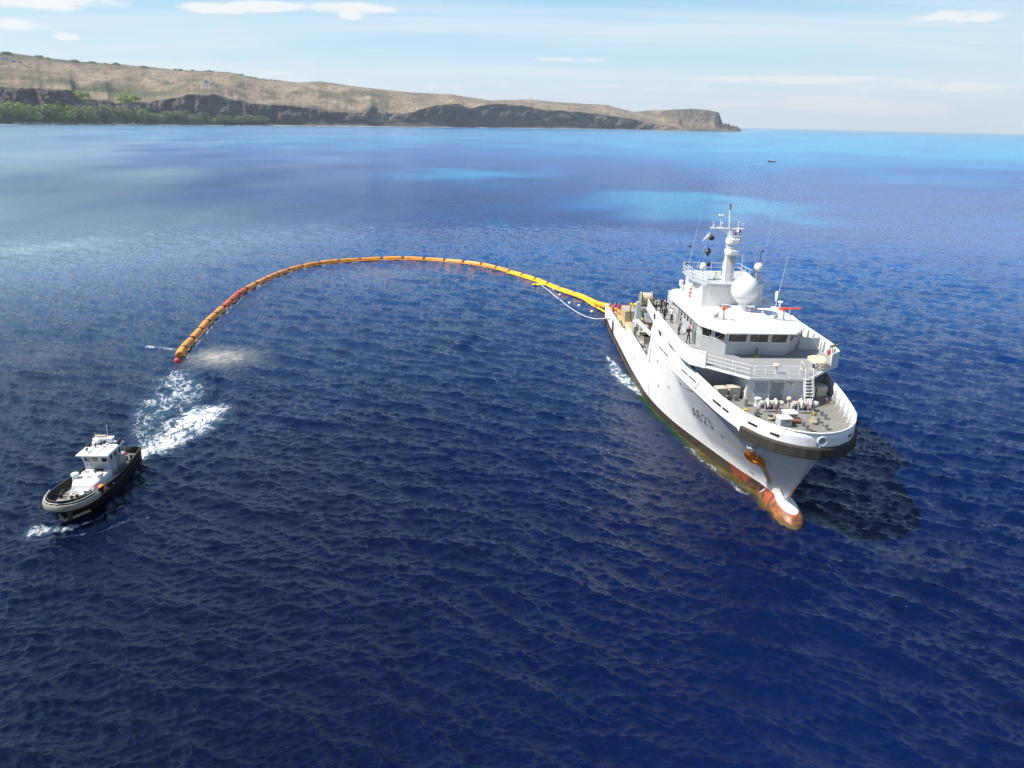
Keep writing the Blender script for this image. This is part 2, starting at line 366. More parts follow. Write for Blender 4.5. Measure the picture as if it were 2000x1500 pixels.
# masks: foam, silt stirred up, turquoise over shallower ground with painted far sky reflection, painted sun glare, the submerged hull showing through
n1 = fbm(SX / 2.2, SY / 2.2, 4, 5)
foam = capsule(SX, SY, [tug_w(-11.6, 0.1), tug_w(-17, 1.4), tug_w(-22, 2.3), tug_w(-26, 2.9)], [1.3, 3.0, 4.0, 3.2], 0.9) * 0.93
foam = np.maximum(foam, capsule(SX, SY, [(-38.0, 80), (-39.4, 86), (-42.0, 90.5), (-42.5, 92.5)], [3.4, 4.4, 3.8, 2.4], 0.9) * 0.66)
foam = np.maximum(foam, capsule(SX, SY, [tug_w(0.7, -1.6), tug_w(0.4, 0.2), tug_w(-0.4, 1.5), tug_w(-3.5, 3.2)], [1.1, 0.5, 0.3, 0.2], 0.8) * 0.72)
foam = np.maximum(foam, capsule(SX, SY, [tug_w(-12.5, 0.1), tug_w(-20, -1.5), tug_w(-28, -4.0), (-41.5, 88)], [1.2, 2.0, 2.6, 2.4], 0.95) * 0.58)
foam = np.maximum(foam, capsule(SX, SY, [tug_w(2.2, -3.0), tug_w(1.8, 0), tug_w(0.8, 3), tug_w(-1.5, 6)], [0.35, 0.25, 0.4, 0.3], 0.9) * 0.36)
foam = np.maximum(foam, capsule(SX, SY, [(13.4, 104.0), (13.7, 99.5), (14.3, 94.5), (15.9, 88.2)], [0.3, 0.9, 1.4, 0.5], 0.7) * 0.85)
foam = np.maximum(foam, capsule(SX, SY, [(17.9, 72.5), (19.6, 67.5), (21.2, 62.0)], [0.30, 0.32, 0.4], 0.9) * 0.48)
foam = np.maximum(foam, capsule(SX, SY, [(-51.5, 104.2), (-47.5, 103.5)], [0.9, 0.5], 0.8) * 0.8)
boomP = [(-45.3, 99.8), (-46.1, 103.3), (-47.3, 110.8), (-48.6, 119.5), (-49.7, 129.2), (-50.6, 139.6), (-50.5, 148.1), (-49.3, 157.8), (-47.4, 166.3), (-43.3, 172.6), (-38.4, 176.6), (-33.0, 179.4), (-27.2, 180.8), (-22.3, 180.7), (-17.4, 179.9), (-11.2, 177.2), (-5.2, 172.6), (0.6, 164.6), (5.9, 156.1), (9.6, 148.4), (13.2, 142.2)]
inner = [(a + 0.9 if a < -30 else a, b - 1.5 if b > 150 else b) for a, b in boomP[:19]]
foam = np.maximum(foam, capsule(SX, SY, inner, [0.7] * len(inner), 0.7) * 0.50)
foam = foam * (0.75 + 0.5 * n1)
silt = np.exp(-(((SX + 39.8 + (SY - 100) * 0.1) / 4.2) ** 2 + ((SY - 100.3) / 3.6) ** 2)) * 1.05 * (1 - sstep(-SX, 43.6, 44.8)) * (0.55 + 0.8 * fbm(SX / 1.5, SY / 1.5, 4, 59))
silt = np.maximum(silt, capsule(SX, SY, [(28.5, 55.0), (31.3, 52.3), (35.5, 52.3)], [1.6, 2.8, 1.8], 1.0) * 0.06 * sstep(fbm(SX * 1.3, SY * 1.3, 5, 47), 0.42, 0.62))
silt = np.maximum(silt, np.exp(-(((SX + 30) / 9) ** 2 + ((SY - 160) / 13) ** 2)) * 0.16)
silt = np.maximum(silt, np.exp(-(((SX + 63) / 6) ** 2 + ((SY - 100) / 4) ** 2)) * 0.10)
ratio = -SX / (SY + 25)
pale = sstep(ratio + (fbm(SX / 50, SY / 110, 5, 33) - 0.5) * 0.5, 0.14, 0.80) * sstep(SY, 75, 240) * 0.95  # sun glare on the left and far water, painted as a mask
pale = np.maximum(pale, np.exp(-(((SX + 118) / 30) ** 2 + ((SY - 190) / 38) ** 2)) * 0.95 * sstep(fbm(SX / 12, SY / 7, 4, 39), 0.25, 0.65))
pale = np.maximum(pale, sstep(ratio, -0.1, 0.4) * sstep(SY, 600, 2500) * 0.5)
wob = (fbm(SX / 60, SY / 90, 4, 8) - 0.5)
warpx = (fbm(SX / 45, SY / 70, 5, 81) - 0.5)
shal_sky = np.exp(-(((SX - 45 - SY * 0.10) / 105) ** 2 + ((SY - 330 + wob * 150 + warpx * 120) / 95) ** 2) ** 0.8) * 1.0
shal_sky = np.maximum(shal_sky, np.exp(-(((SX + 25) / 130) ** 2 + ((SY - 500 + wob * 260 + warpx * 120) / 140) ** 2) ** 0.8) * 0.9)
shal_sky = np.maximum(shal_sky, sstep(-SX / (SY + 40) + wob * 0.25, 0.12, 0.62) * sstep(SY, 150, 620) * 0.75)
shal_sky = np.maximum(shal_sky, (sstep(SY, 50, 230) * (0.44 + 0.16 * sstep(SX / (SY + 10), -0.1, 0.35)) + sstep(SY, 200, 1300) * 0.36) * (0.8 + 0.4 * fbm(SX / 90, SY / 130, 3, 71)))  # distance term paints the sky's blue reflection into the base colour
hb = T_(WLB, -3.0 - sx_) ; hb = np.where(sx_ > -9, np.maximum(hb, 1.35 * np.sqrt(np.clip(1 - ((sx_ + 3.2) / 3.4) ** 2, 0, 1))), hb)
off = np.abs(sy_) - hb
along = sstep(sx_, -50, -30) * (1 - sstep(sx_, -0.2, 0.6))
hullglow = np.where((off > -1) & (sy_ < 0.5), np.exp(-(np.clip(off, 0, 9) / (0.5 + 0.45 * sstep(sx_, -24, -14) * (1 - sstep(sx_, -8, -4))))**1.3), 0) * along
hullglow = hullglow * (1 - sstep(sx_, -4.5, -0.5) * 0.75) * (0.6 + 0.8 * fbm(SX * 0.9, SY * 0.35, 3, 44))
grn = sstep(-sx_ + 8 * (fbm(SX / 5, SY / 5, 3, 12) - 0.5), 13, 20)
deepn = 0.5 + (fbm(SX / 30, SY / 45, 4, 61) - 0.5) * 0.5 + (sstep(SX / (SY + 10), -0.05, 0.45) - 0.45) * 0.35
for nm, ar in (('foam', foam), ('silt', silt), ('shal_sky', shal_sky), ('hullglow', hullglow), ('grn', grn), ('patch', deepn), ('pale', pale)): fattr(sea_me, nm, ar)

ms = bpy.data.materials.new('sea_water'); ms.use_nodes = True; t = NT(ms.node_tree); b = ms.node_tree.nodes['Principled BSDF']
pos = t.add('ShaderNodeNewGeometry').outputs['Position']
def at(n): return t.add('ShaderNodeAttribute', attribute_name=n).outputs['Fac']
DEEP = (0.0003, 0.0022, 0.0160); LITE = (0.009, 0.110, 0.37); TURQ = (0.025, 0.30, 0.44)
base = t.mix(t.maprange(at('patch'), 0.3, 0.7), DEEP, (0.0004, 0.0052, 0.0400))
lane1 = t.noise(t.mapping(pos, (0.5, 1.0, 1)), 0.16, 6, 0.7); lane2 = t.noise(t.mapping(pos, (0.6, 1.0, 1)), 0.025, 7, 0.72); lane3 = t.noise(t.mapping(pos, (0.8, 1.0, 1)), 0.004, 6, 0.7)
lanes = t.math('ADD', t.math('ADD', t.maprange(lane1, 0.35, 0.65, -0.22, 0.22), t.maprange(lane2, 0.35, 0.65, -0.22, 0.22)), t.maprange(lane3, 0.35, 0.65, -0.16, 0.16))
base = t.mix(t.math('MULTIPLY', at('shal_sky'), t.math('ADD', 1.0, lanes), clamp=True), base, LITE)
base = t.mix(t.maprange(at('shal_sky'), 0.68, 1.0, 0, 0.75), base, TURQ)
gnz = t.noise(t.mapping(pos, (1, 1, 1)), 2.2, 5, 0.7)
glow = t.mix(at('grn'), t.mix(t.maprange(gnz, 0.42, 0.62), (0.055, 0.055, 0.008), (0.13, 0.085, 0.012)), t.mix(gnz, (0.006, 0.03, 0.012), (0.018, 0.075, 0.012)))
base = t.mix(t.maprange(at('hullglow'), 0.12, 0.85, 0, 0.8), base, glow)
siltn = t.noise(t.mapping(pos, (0.7, 0.9, 1)), 1.0, 6, 0.7)
base = t.mix(t.math('MULTIPLY', at('silt'), t.maprange(siltn, 0.3, 0.62), clamp=True), base, (0.42, 0.39, 0.30))
# foam: lacy threshold
warp = t.add('ShaderNodeTexNoise', {'Vector': pos}); warp.inputs['Scale'].default_value = 0.45; warp.inputs['Detail'].default_value = 3
wp = t.vmath('ADD', pos, t.vmath('MULTIPLY', warp.outputs['Color'], (2.6, 2.6, 0)))
wk = t.mapping(wp, (1.0, 0.55, 1), (0, 0, 0.25))
def ridge(v, k): return t.math('SUBTRACT', 1.0, t.math('MULTIPLY', t.math('ABSOLUTE', t.math('SUBTRACT', v, 0.5)), k), clamp=True)
r1 = ridge(t.noise(wk, 0.55, 5, 0.6, 0.6), 9.0); r2 = ridge(t.noise(wk, 1.7, 6, 0.62, 0.4), 8.0); r3 = t.noise(pos, 6.0, 4, 0.7)
rg = t.math('ADD', t.math('ADD', t.math('MULTIPLY', r1, 0.42), t.math('MULTIPLY', r2, 0.38)), t.math('MULTIPLY', r3, 0.28))
th_ = t.math('SUBTRACT', 1.14, t.math('MULTIPLY', at('foam'), 0.80))
foamf = t.math('MULTIPLY', t.maprange(t.math('SUBTRACT', t.math('ADD', rg, t.math('MULTIPLY', t.math('SUBTRACT', r3, 0.5), 0.25)), th_), -0.05, 0.42, 0, 1), t.maprange(at('foam'), 0.03, 0.20))
# rare whitecaps
rare = t.noise(t.mapping(pos, (0.35, 1.0, 1), (0, 0, 0.45)), 1.15, 8, 0.72)
rare2 = t.noise(pos, 0.05, 3, 0.6)
rf = t.math('MULTIPLY', t.maprange(rare, 0.80, 0.84), t.maprange(rare2, 0.55, 0.62))
foamf = t.math('MAXIMUM', foamf, t.math('MULTIPLY', rf, 0.5))
milky = t.maprange(at('foam'), 0.2, 1.1, 0, 0.5)
base = t.mix(t.math('MULTIPLY', at('pale'), 0.8), base, (0.25, 0.36, 0.40))  # silvery sheen mixed into the water colour
base = t.mix(milky, base, (0.08, 0.18, 0.26))
base = t.mix(foamf, base, (0.80, 0.82, 0.80))
t.put(b.inputs['Base Color'], base)
camdist = t.add('ShaderNodeVectorMath', operation='LENGTH'); t.put(camdist.inputs[0], pos)
far = t.maprange(camdist.outputs['Value'], 90, 500)
unres = t.maprange(camdist.outputs['Value'], 100, 700, 0.016, 0.17)
t.put(b.inputs['Roughness'], t.math('MAXIMUM', t.math('MULTIPLY', foamf, 0.8), unres))
b.inputs['IOR'].default_value = 1.333; t.put(b.inputs['Specular IOR Level'], t.maprange(camdist.outputs['Value'], 60, 600, 0.75, 0.26))
def aniso(ang, along, across): return t.mapping(t.mapping(pos, (1, 1, 1), (0, 0, -ang)), (along, across, 1))
CR = WD - pi / 2                                  # direction of the crests
b1 = t.noise(aniso(CR, 0.55, 1.35), 1.15, 7, 0.64, 0.5)
b2 = t.math('SUBTRACT', 1.0, t.math('ABSOLUTE', t.math('SUBTRACT', t.math('MULTIPLY', t.noise(aniso(CR + 0.15, 0.45, 1.8), 2.1, 5, 0.66, 0.8), 2.0), 1.0)))
b4 = t.noise(aniso(CR - 0.2, 0.6, 1.4), 8.0, 4, 0.65, 0.5)
b3 = t.noise(aniso(CR, 0.5, 1.3), 0.36, 4, 0.55, 0.3)
dist_ = camdist.outputs['Value']
hgt = t.math('ADD', t.math('MULTIPLY', b1, t.maprange(dist_, 50, 170, 0.05, 0.32)), t.math('MULTIPLY', b2, t.maprange(dist_, 50, 150, 0.045, 0.11)))
hgt = t.math('ADD', hgt, t.math('MULTIPLY', b4, t.maprange(dist_, 40, 110, 0.014, 0.0)))
hgt = t.math('ADD', hgt, t.math('MULTIPLY', b3, t.math('MULTIPLY', far, 0.9)))
hgt = t.math('ADD', hgt, t.math('MULTIPLY', foamf, 0.05))
bump = t.add('ShaderNodeBump', {'Strength': 1.0, 'Distance': 0.85, 'Height': hgt}); t.put(b.inputs['Normal'], bump)
sea_me.materials.append(ms)
sea = link('sea', sea_me, kind='structure')

# ------------------------------------------------------------------ the coast: (bearing, shore distance, elevation angles of cliff foot, cliff top and ridge)
COAST = [(-0.7377, 2863, 0.00291, 0.02229, 0.06586), (-0.6941, 2770, 0.00302, 0.02313, 0.06402), (-0.6552, 2696, 0.00311, 0.02384, 0.06229), (-0.6138, 2626, 0.00321, 0.02456, 0.06035), (-0.57, 2560, 0.0033, 0.02527, 0.05819), (-0.5438, 2636, 0.00299, 0.02475, 0.05772), (-0.5139, 2731, 0.00264, 0.02413, 0.05483), (-0.4993, 2781, 0.00246, 0.02382, 0.05392), (-0.4944, 2799, 0.00244, 0.01462, 0.0536), (-0.487, 2825, 0.0024, 0.01498, 0.05313), (-0.4659, 2905, 0.0023, 0.016, 0.0527), (-0.4593, 2931, 0.00227, 0.01141, 0.05256), (-0.449, 2973, 0.00222, 0.01238, 0.05234), (-0.4272, 3067, 0.00211, 0.01445, 0.05115), (-0.4096, 3130, 0.00171, 0.0171, 0.05018), (-0.3897, 3199, 0.00113, 0.02171, 0.04906), (-0.3826, 3225, 0.00092, 0.02334, 0.04905), (-0.355, 3330, -0.0001, 0.02417, 0.04898), (-0.337, 3404, -0.00198, 0.02007, 0.04892), (-0.3268, 3448, -0.00304, 0.01773, 0.04676), (-0.3125, 3512, -0.00454, 0.01529, 0.04374), (-0.2736, 3672, -0.00456, 0.01399, 0.04115), (-0.2618, 3725, -0.00456, 0.01287, 0.04035), (-0.2362, 3846, -0.00457, 0.01041, 0.04225), (-0.2302, 3876, -0.00457, 0.00984, 0.04162), (-0.1909, 4076, -0.00438, 0.00721, 0.0375), (-0.1848, 4106, -0.004, 0.01172, 0.03686), (-0.1787, 4137, -0.00362, 0.01622, 0.03641), (-0.1571, 4250, -0.00228, 0.00793, 0.03484), (-0.1385, 4354, -0.00112, 0.00832, 0.03347), (-0.1261, 4428, -0.00132, 0.01179, 0.03255), (-0.1043, 4566, -0.00167, 0.01787, 0.03219), (-0.0823, 4715, -0.00173, 0.02053, 0.03181), (-0.0748, 4770, -0.0015, 0.02144, 0.03085), (-0.0591, 4888, -0.00102, 0.01588, 0.02885), (-0.0433, 5013, -0.00055, 0.01974, 0.02684), (-0.0351, 5082, -0.0003, 0.02118, 0.02579), (-0.032, 5109, -0.0002, 0.02174, 0.02592), (0.0021, 5309, -0.00229, 0.02124, 0.02738), (0.016, 5370, -0.0029, 0.01897, 0.02797), (0.028, 5425, -0.00285, 0.01702, 0.02706), (0.0532, 5545, -0.00283, 0.01575, 0.02514), (0.079, 5678, -0.00342, 0.01444, 0.02425), (0.109, 5847, -0.00412, 0.01138, 0.0232), (0.1375, 6021, -0.00426, 0.00845, 0.01667), (0.1714, 6135, -0.00411, 0.002, 0.01201), (0.1957, 6224, -0.0044, -0.0017, 0.00953), (0.212, 6287, -0.00475, -0.00446, -0.00388)]
ca = np.array(COAST); NCOL = 900
A_ = np.linspace(ca[0, 0], ca[-1, 0], NCOL)
D0 = np.interp(A_, ca[:, 0], ca[:, 1]); 
kk = np.ones(41) / 41; D0s = np.convolve(np.pad(D0, 20, 'edge'), kk, 'valid')
e1, e2, e3 = [np.interp(A_, ca[:, 0], ca[:, i]) for i in (2, 3, 4)]
jit = fbm(A_ * 90, A_ * 0 + 3, 4, 3) - 0.5; jit2 = fbm(A_ * 200, A_ * 0 + 9, 3, 13) - 0.5
Db = D0s + 25; D1 = D0s * 1.012 + 30; D2 = D1 + 55 + 60 * (jit + 0.5); 
D3 = D0s * 1.012 + 110 + np.interp(A_, [-0.75, -0.3, 0.0, 0.21], [1500, 1300, 900, 300]); D4 = D3 + 2500
z1 = CAM_H + D1 * e1; z2 = np.maximum(CAM_H + D2 * (e2 + jit2 * 0.0016), z1 + 2); z3 = np.maximum(CAM_H + D3 * (e3 + jit2 * 0.0004), z2 + 1)
z1 = np.maximum(z1, 4.0)
tail = np.clip((A_ - 0.196) / 0.016, 0, 1); z3 = z3 * (1 - tail) + 2 * tail; z2 = np.minimum(z2, z3 + 0.5); z1 = np.minimum(z1, z2)
segs = [(D0s - 60, D0s * 0 - 8, D0s, D0s * 0 + 0.4, 3), (D0s, D0s * 0 + 0.4, Db, D0s * 0 + 2.6, 4), (Db, D0s * 0 + 2.6, D1, z1, 8), (D1, z1, D2, z2, 34), (D2, z2, D3, z3, 110), (D3, z3, D4, z3 * 0.6, 8)]
PR = []; KIND = []; UU = []
for si, (da, za, db, zb, n) in enumerate(segs):
    for i in range(n if si < 5 else n + 1):
        u = i / n; d = da + (db - da) * u; z = za + (zb - za) * u
        if si == 4:
            uu = u; z = za + (zb - za) * (0.75 * uu + 0.25 * sin(uu * pi / 2))
            env_ = sin(pi * u) ** 0.7
            wx = np.sin(A_) * d / 260; wy = np.cos(A_) * d / 420
            z = z + (fbm(wx * 1.3, wy * 2.2, 5, 31) - 0.5) * 60 * env_ * (z3 / 200) + (1 - np.abs(2 * fbm(wx * 0.8 + 4, wy * 0.5, 4, 77) - 1)) * -26 * env_ * (z3 / 200) * 0.8
            z = np.minimum(z, CAM_H + d * np.maximum(e3, 0.002) * (0.985 if u > 0.4 else 1.0) )
        if si == 3:
            z = za + (zb - za) * (u ** 0.8)
            d = d + (fbm(A_ * 110, z / 38, 5, 41) - 0.5) * 150 * sin(pi * u) ** 0.6
        PR.append(np.stack([np.sin(A_) * d, np.cos(A_) * d, z + (fbm(A_ * 700, A_ * 0 + d / 20, 2, 3) - 0.5) * (3 if si in (3, 4) else 0)], -1)); KIND.append(np.full(NCOL, si)); UU.append(np.full(NCOL, u))
PR = np.array(PR); nr = PR.shape[0]
land_me = grid_mesh('coastal_hills', PR.reshape(-1, 3), nr, NCOL)
K = np.array(KIND); U_ = np.array(UU); AA = np.broadcast_to(A_, K.shape)
rock = np.where(K == 3, 1.0, 0.0) * np.clip(0.8 + 0.6 * (fbm(AA * 130, U_ * 3, 3, 8) - 0.4), 0, 1)
# gullies with sandy screes
sandy = np.exp(-((AA + 0.163) / 0.012) ** 2) + np.exp(-((AA - 0.18) / 0.02) ** 2) * 0.8
rock = rock * np.clip(1 - sandy, 0, 1)
rock = np.maximum(rock, np.where((K == 2) & (AA > -0.34), 0.8, 0))
rock = np.maximum(rock, np.where((K == 4) & (AA > -0.33) & (AA < -0.17), (1 - sstep(U_ + 0.25 * (fbm(AA * 70, U_ * 4, 4, 5) - 0.5), 0.0, 0.16)) * 0.7, 0))
lowgreen = np.where((K == 2) & (AA <= -0.30), 1.0, 0) + np.where((K == 3) & (AA < -0.3), sstep(fbm(AA * 60, U_ * 2, 4, 21), 0.52, 0.62) * 0.5, 0)
g = np.where(K == 4, np.exp(-((U_ - 0.22 - 0.10 * np.clip(-0.42 - AA, 0, 1) * 5) / 0.10) ** 2) * sstep(-AA, 0.36, 0.42) * 1.5, 0)
g = np.maximum(g, np.where(K == 4, sstep(-AA, 0.40, 0.47) * (1 - sstep(U_, 0.0, 0.09)) * 0.6, 0))
g = np.maximum(g, np.where(K == 4, sstep(U_, 0.84, 0.98) * sstep(-AA, 0.45, 0.50) * 0.8, 0))
g = np.maximum(g, np.where(K == 4, sstep(fbm(AA * 55, U_ * 9, 4, 66), 0.52, 0.66) * 0.6, 0))
g = g * (0.55 + 0.9 * fbm(AA * 220, U_ * 16, 3, 17))
bright = np.where((K == 4), np.exp(-(((AA + 0.492) / 0.007) ** 2 + ((U_ - 0.03) / 0.06) ** 2)) + np.exp(-(((AA + 0.443) / 0.010) ** 2 + ((U_ - 0.05) / 0.05) ** 2)), 0)
for nm, ar in (('rock', rock), ('green', np.clip(g + lowgreen, 0, 1)), ('bright', np.clip(bright, 0, 1)), ('beach', np.where(K <= 1, 1.0, 0))): fattr(land_me, nm, ar)
def land_material(name):
    m = bpy.data.materials.new(name); m.use_nodes = True; t = NT(m.node_tree); b = m.node_tree.nodes['Principled BSDF']
    p = t.add('ShaderNodeNewGeometry').outputs['Position']
    at = lambda n: t.add('ShaderNodeAttribute', attribute_name=n).outputs['Fac']
    n1 = t.noise(t.mapping(p, (1, 0.6, 1.5)), 0.006, 8, 0.62); n2 = t.noise(t.mapping(p, (1, 0.45, 1)), 0.045, 6, 0.7); n3 = t.math('ADD', t.math('MULTIPLY', t.noise(t.mapping(p, (0.25, 0.25, 3.2)), 0.02, 6, 0.65), 0.55), t.math('MULTIPLY', t.noise(p, 0.012, 7, 0.72), 0.45))
    tan_ = t.mix(t.maprange(n1, 0.35, 0.65), (0.33, 0.245, 0.165), (0.20, 0.155, 0.105))
    tan_ = t.mix(t.maprange(n2, 0.47, 0.66, 0, 0.75), tan_, (0.10, 0.088, 0.055))
    n4 = t.noise(p, 0.11, 5, 0.75); tan_ = t.mix(t.maprange(n4, 0.58, 0.66, 0, 0.8), tan_, (0.05, 0.055, 0.03))
    gr = t.mix(t.maprange(n2, 0.35, 0.65), (0.035, 0.055, 0.024), (0.085, 0.10, 0.042))
    c = t.mix(t.math('MULTIPLY', at('green'), t.maprange(n1, 0.3, 0.55, 0.45, 0.85)), tan_, gr)
    rk = t.mix(t.maprange(n3, 0.44, 0.60), (0.018, 0.020, 0.026), (0.10, 0.085, 0.075))
    c = t.mix(at('rock'), c, rk)
    c = t.mix(at('bright'), c, (0.17, 0.24, 0.035))
    c = t.mix(at('beach'), c, (0.26, 0.22, 0.17))
    t.put(b.inputs['Base Color'], c); b.inputs['Roughness'].default_value = 0.95; b.inputs['Specular IOR Level'].default_value = 0.1
    bp = t.add('ShaderNodeBump', {'Strength': 1.0, 'Distance': 16.0, 'Height': t.math('ADD', n3, t.math('MULTIPLY', n2, 0.5))}); t.put(b.inputs['Normal'], bp)
    return m
M['land'] = land_material('dry_hill_ground'); land_me.materials.append(M['land'])
link('coastal_hills', land_me, kind='structure')
def land_at(a, row):   # a point of the terrain grid
    j = int(np.clip(np.interp(a, A_, np.arange(NCOL)), 0, NCOL - 1)); return Vector(PR[row, j])
# far headland
FA = [(0.11, 0.0130), (0.118, 0.0134), (0.145, 0.01624), (0.1615, 0.01827), (0.1828, 0.01863), (0.2085, 0.02079), (0.2284, 0.01937), (0.2390, 0.0176), (0.2420, 0.0165), (0.2440, 0.012), (0.2464, 0.0058), (0.2585, 0.0032), (0.262, 0.0025), (0.2650, 0.0022), (0.2670, 0.0010), (0.2695, -0.0030), (0.2704, -0.0046)]
fa = np.linspace(0.10, 0.2704, 330); fe = np.interp(fa, [q[0] for q in FA], [q[1] for q in FA])
FR = []; F_k = []
Dn = np.interp(fa, [0.10, 0.20, 0.2704], [6500, 6650, 7050]); Dr = Dn + np.interp(fa, [0.1, 0.235, 0.2704], [700, 500, 25])
zt = np.maximum(CAM_H + Dr * (fe + (fbm(fa * 400, fa * 0, 3, 9) - 0.5) * 0.0006), -3)
zt = np.where(fa > 0.2455, zt * (0.9 + 0.5 * (fbm(fa * 700, fa * 0 + 5, 3, 19) - 0.4)), zt)
for i in range(60):
    u = i / 59; d = Dn + (Dr - Dn) * u; prof = 0.10 * min(1, u * 14) + 0.90 * (max(0, u - 0.1) / 0.9) ** 0.72
    if i == 0: prof = -0.05
    z = zt * prof + (fbm(fa * 160, fa * 0 + u * 6, 5, 51) - 0.5) * 42 * sin(pi * u) * np.clip(zt / 120, 0, 1)
    FR.append(np.stack([np.sin(fa) * d, np.cos(fa) * d, z], -1)); F_k.append(np.full(len(fa), u))
for d_ in (150, 600):
    FR.append(np.stack([np.sin(fa) * (Dr + d_), np.cos(fa) * (Dr + d_), zt * (0.8 if d_ == 150 else 0) - 2], -1)); F_k.append(np.full(len(fa), 1.0))
FR = np.array(FR); F_k = np.array(F_k); head_me = grid_mesh('far_headland', FR.reshape(-1, 3), len(FR), len(fa)); FAA = np.broadcast_to(fa, F_k.shape)
rk = np.where(FAA > 0.2385, 0.9, 0.0) * sstep(F_k, 0.05, 0.3); rk = np.maximum(rk, (1 - sstep(F_k, 0.03, 0.12)) * 0.5)
rk = np.maximum(rk, np.where(FAA > 0.15 + F_k * 0.03, 0.58, 0.0) * sstep(F_k, 0.15, 0.4))
fattr(head_me, 'rock', rk); fattr(head_me, 'green', np.where(FAA < 0.16, 0.5, 0.12)); fattr(head_me, 'bright', rk * 0); fattr(head_me, 'beach', rk * 0)
head_me.materials.append(M['land']); link('far_headland', head_me, kind='structure')
# surf along the foot of the coast
mf = bpy.data.materials.new('surf_foam'); mf.use_nodes = True; t = NT(mf.node_tree); b = mf.node_tree.nodes['Principled BSDF']
p = t.add('ShaderNodeNewGeometry').outputs['Position']
b.inputs['Base Color'].default_value = (0.8, 0.82, 0.82, 1); b.inputs['Roughness'].default_value = 0.9
t.put(b.inputs['Alpha'], t.maprange(t.noise(p, 0.008, 8, 0.75), 0.42, 0.54))
sb = MB(); js = range(0, NCOL - 4, 3); va = []
for j in js:
    d = D0s[j] - 2; wdt = 22 * (0.4 + fbm(np.array([A_[j] * 120]), np.array([0.5]), 3, 2)[0]); wdt *= 1.5 if A_[j] < -0.33 else 1.0
    va += [(sin(A_[j]) * (d - wdt), cos(A_[j]) * (d - wdt), 0.55), (sin(A_[j]) * (d + 12), cos(A_[j]) * (d + 12), 1.2)]
sb.add(va, [(2 * i, 2 * i + 2, 2 * i + 3, 2 * i + 1) for i in range(len(js) - 1)])
va = []
for i in range(40):
    a = 0.2630 + i * 0.0005; va += [(sin(a) * 6890, cos(a) * 6890, 1.2), (sin(a) * (7100), cos(a) * (7100), 1.3)]
sb.add(va, [(2 * i, 2 * i + 2, 2 * i + 3, 2 * i + 1) for i in range(39)])
sb.build('surf', mf, smooth=0, kind='structure')
# ------------------------------------------------------------------ trees along the beach
def leaf_mat(name, a, bcol):
    m = bpy.data.materials.new(name); m.use_nodes = True; t = NT(m.node_tree); b = m.node_tree.nodes['Principled BSDF']
    p = t.add('ShaderNodeNewGeometry').outputs['Position']
    t.put(b.inputs['Base Color'], t.mix(t.maprange(t.noise(p, 0.11, 4, 0.6), 0.35, 0.65), a, bcol)); b.inputs['Roughness'].default_value = 0.8
    return m
LEAF = [leaf_mat('leaf_bright', (0.16, 0.23, 0.03), (0.30, 0.36, 0.07)), leaf_mat('leaf_dark', (0.07, 0.11, 0.03), (0.15, 0.18, 0.06)), leaf_mat('leaf_olive', (0.12, 0.15, 0.05), (0.20, 0.22, 0.085))]
M['bark'] = paint('bark', (0.12, 0.09, 0.06), 0.9)
def crown_mesh(seed, mat):
    r = random.Random(seed); mb = MB()
    lobes = [(Vector((r.uniform(-0.62, 0.62), r.uniform(-0.5, 0.5), r.uniform(0.42, 0.82))), r.uniform(0.22, 0.42)) for _ in range(11)]
    for c, rr in lobes:
        for _ in range(70):
            d = Vector((r.gauss(0, 1), r.gauss(0, 1), r.gauss(0, 1))).normalized(); d.z *= 0.8
            q = c + d * rr * r.uniform(0.75, 1.08); s = r.uniform(0.035, 0.075)
            n = (d + Vector((r.gauss(0, .4), r.gauss(0, .4), r.gauss(0, .4)))).normalized(); u = n.orthogonal().normalized(); v = n.cross(u)
            mb.add([q + u * s, q + v * s * 0.8, q - u * s, q - v * s * 0.8], [(0, 1, 2, 3)])
    me = bpy.data.meshes.new('crown'); me.from_pydata(mb.v, [], mb.f); me.materials.append(mat); return me
CROWN = [crown_mesh(50 + i, LEAF[i % 3]) for i in range(6)]
tk = MB(); tk.tube([(0, 0, -0.12), (0.02, 0, 0.2), (0.0, 0.02, 0.45)], [0.05, 0.035, 0.02], 6)
for a in range(4): tk.tube([(0, 0, 0.3), (0.25 * cos(a * 1.6), 0.25 * sin(a * 1.6), 0.6)], [0.022, 0.008], 5)
TRUNK = bpy.data.meshes.new('trunk'); TRUNK.from_pydata(tk.v, [], tk.f); TRUNK.materials.append(M['bark'])
KIND_T = ['bright green', 'dark green', 'olive green']
rt = random.Random(5); ntree = 0
def ordinal(n):
    tens = ['', '', 'twenty', 'thirty', 'forty', 'fifty', 'sixty', 'seventy']; one = ['', 'first', 'second', 'third', 'fourth', 'fifth', 'sixth', 'seventh', 'eighth', 'ninth', 'tenth', 'eleventh', 'twelfth', 'thirteenth', 'fourteenth', 'fifteenth', 'sixteenth', 'seventeenth', 'eighteenth', 'nineteenth']
    if n < 20: return one[n]
    return tens[n // 10][:-1] + 'ieth' if n % 10 == 0 else tens[n // 10] + '-' + one[n % 10]

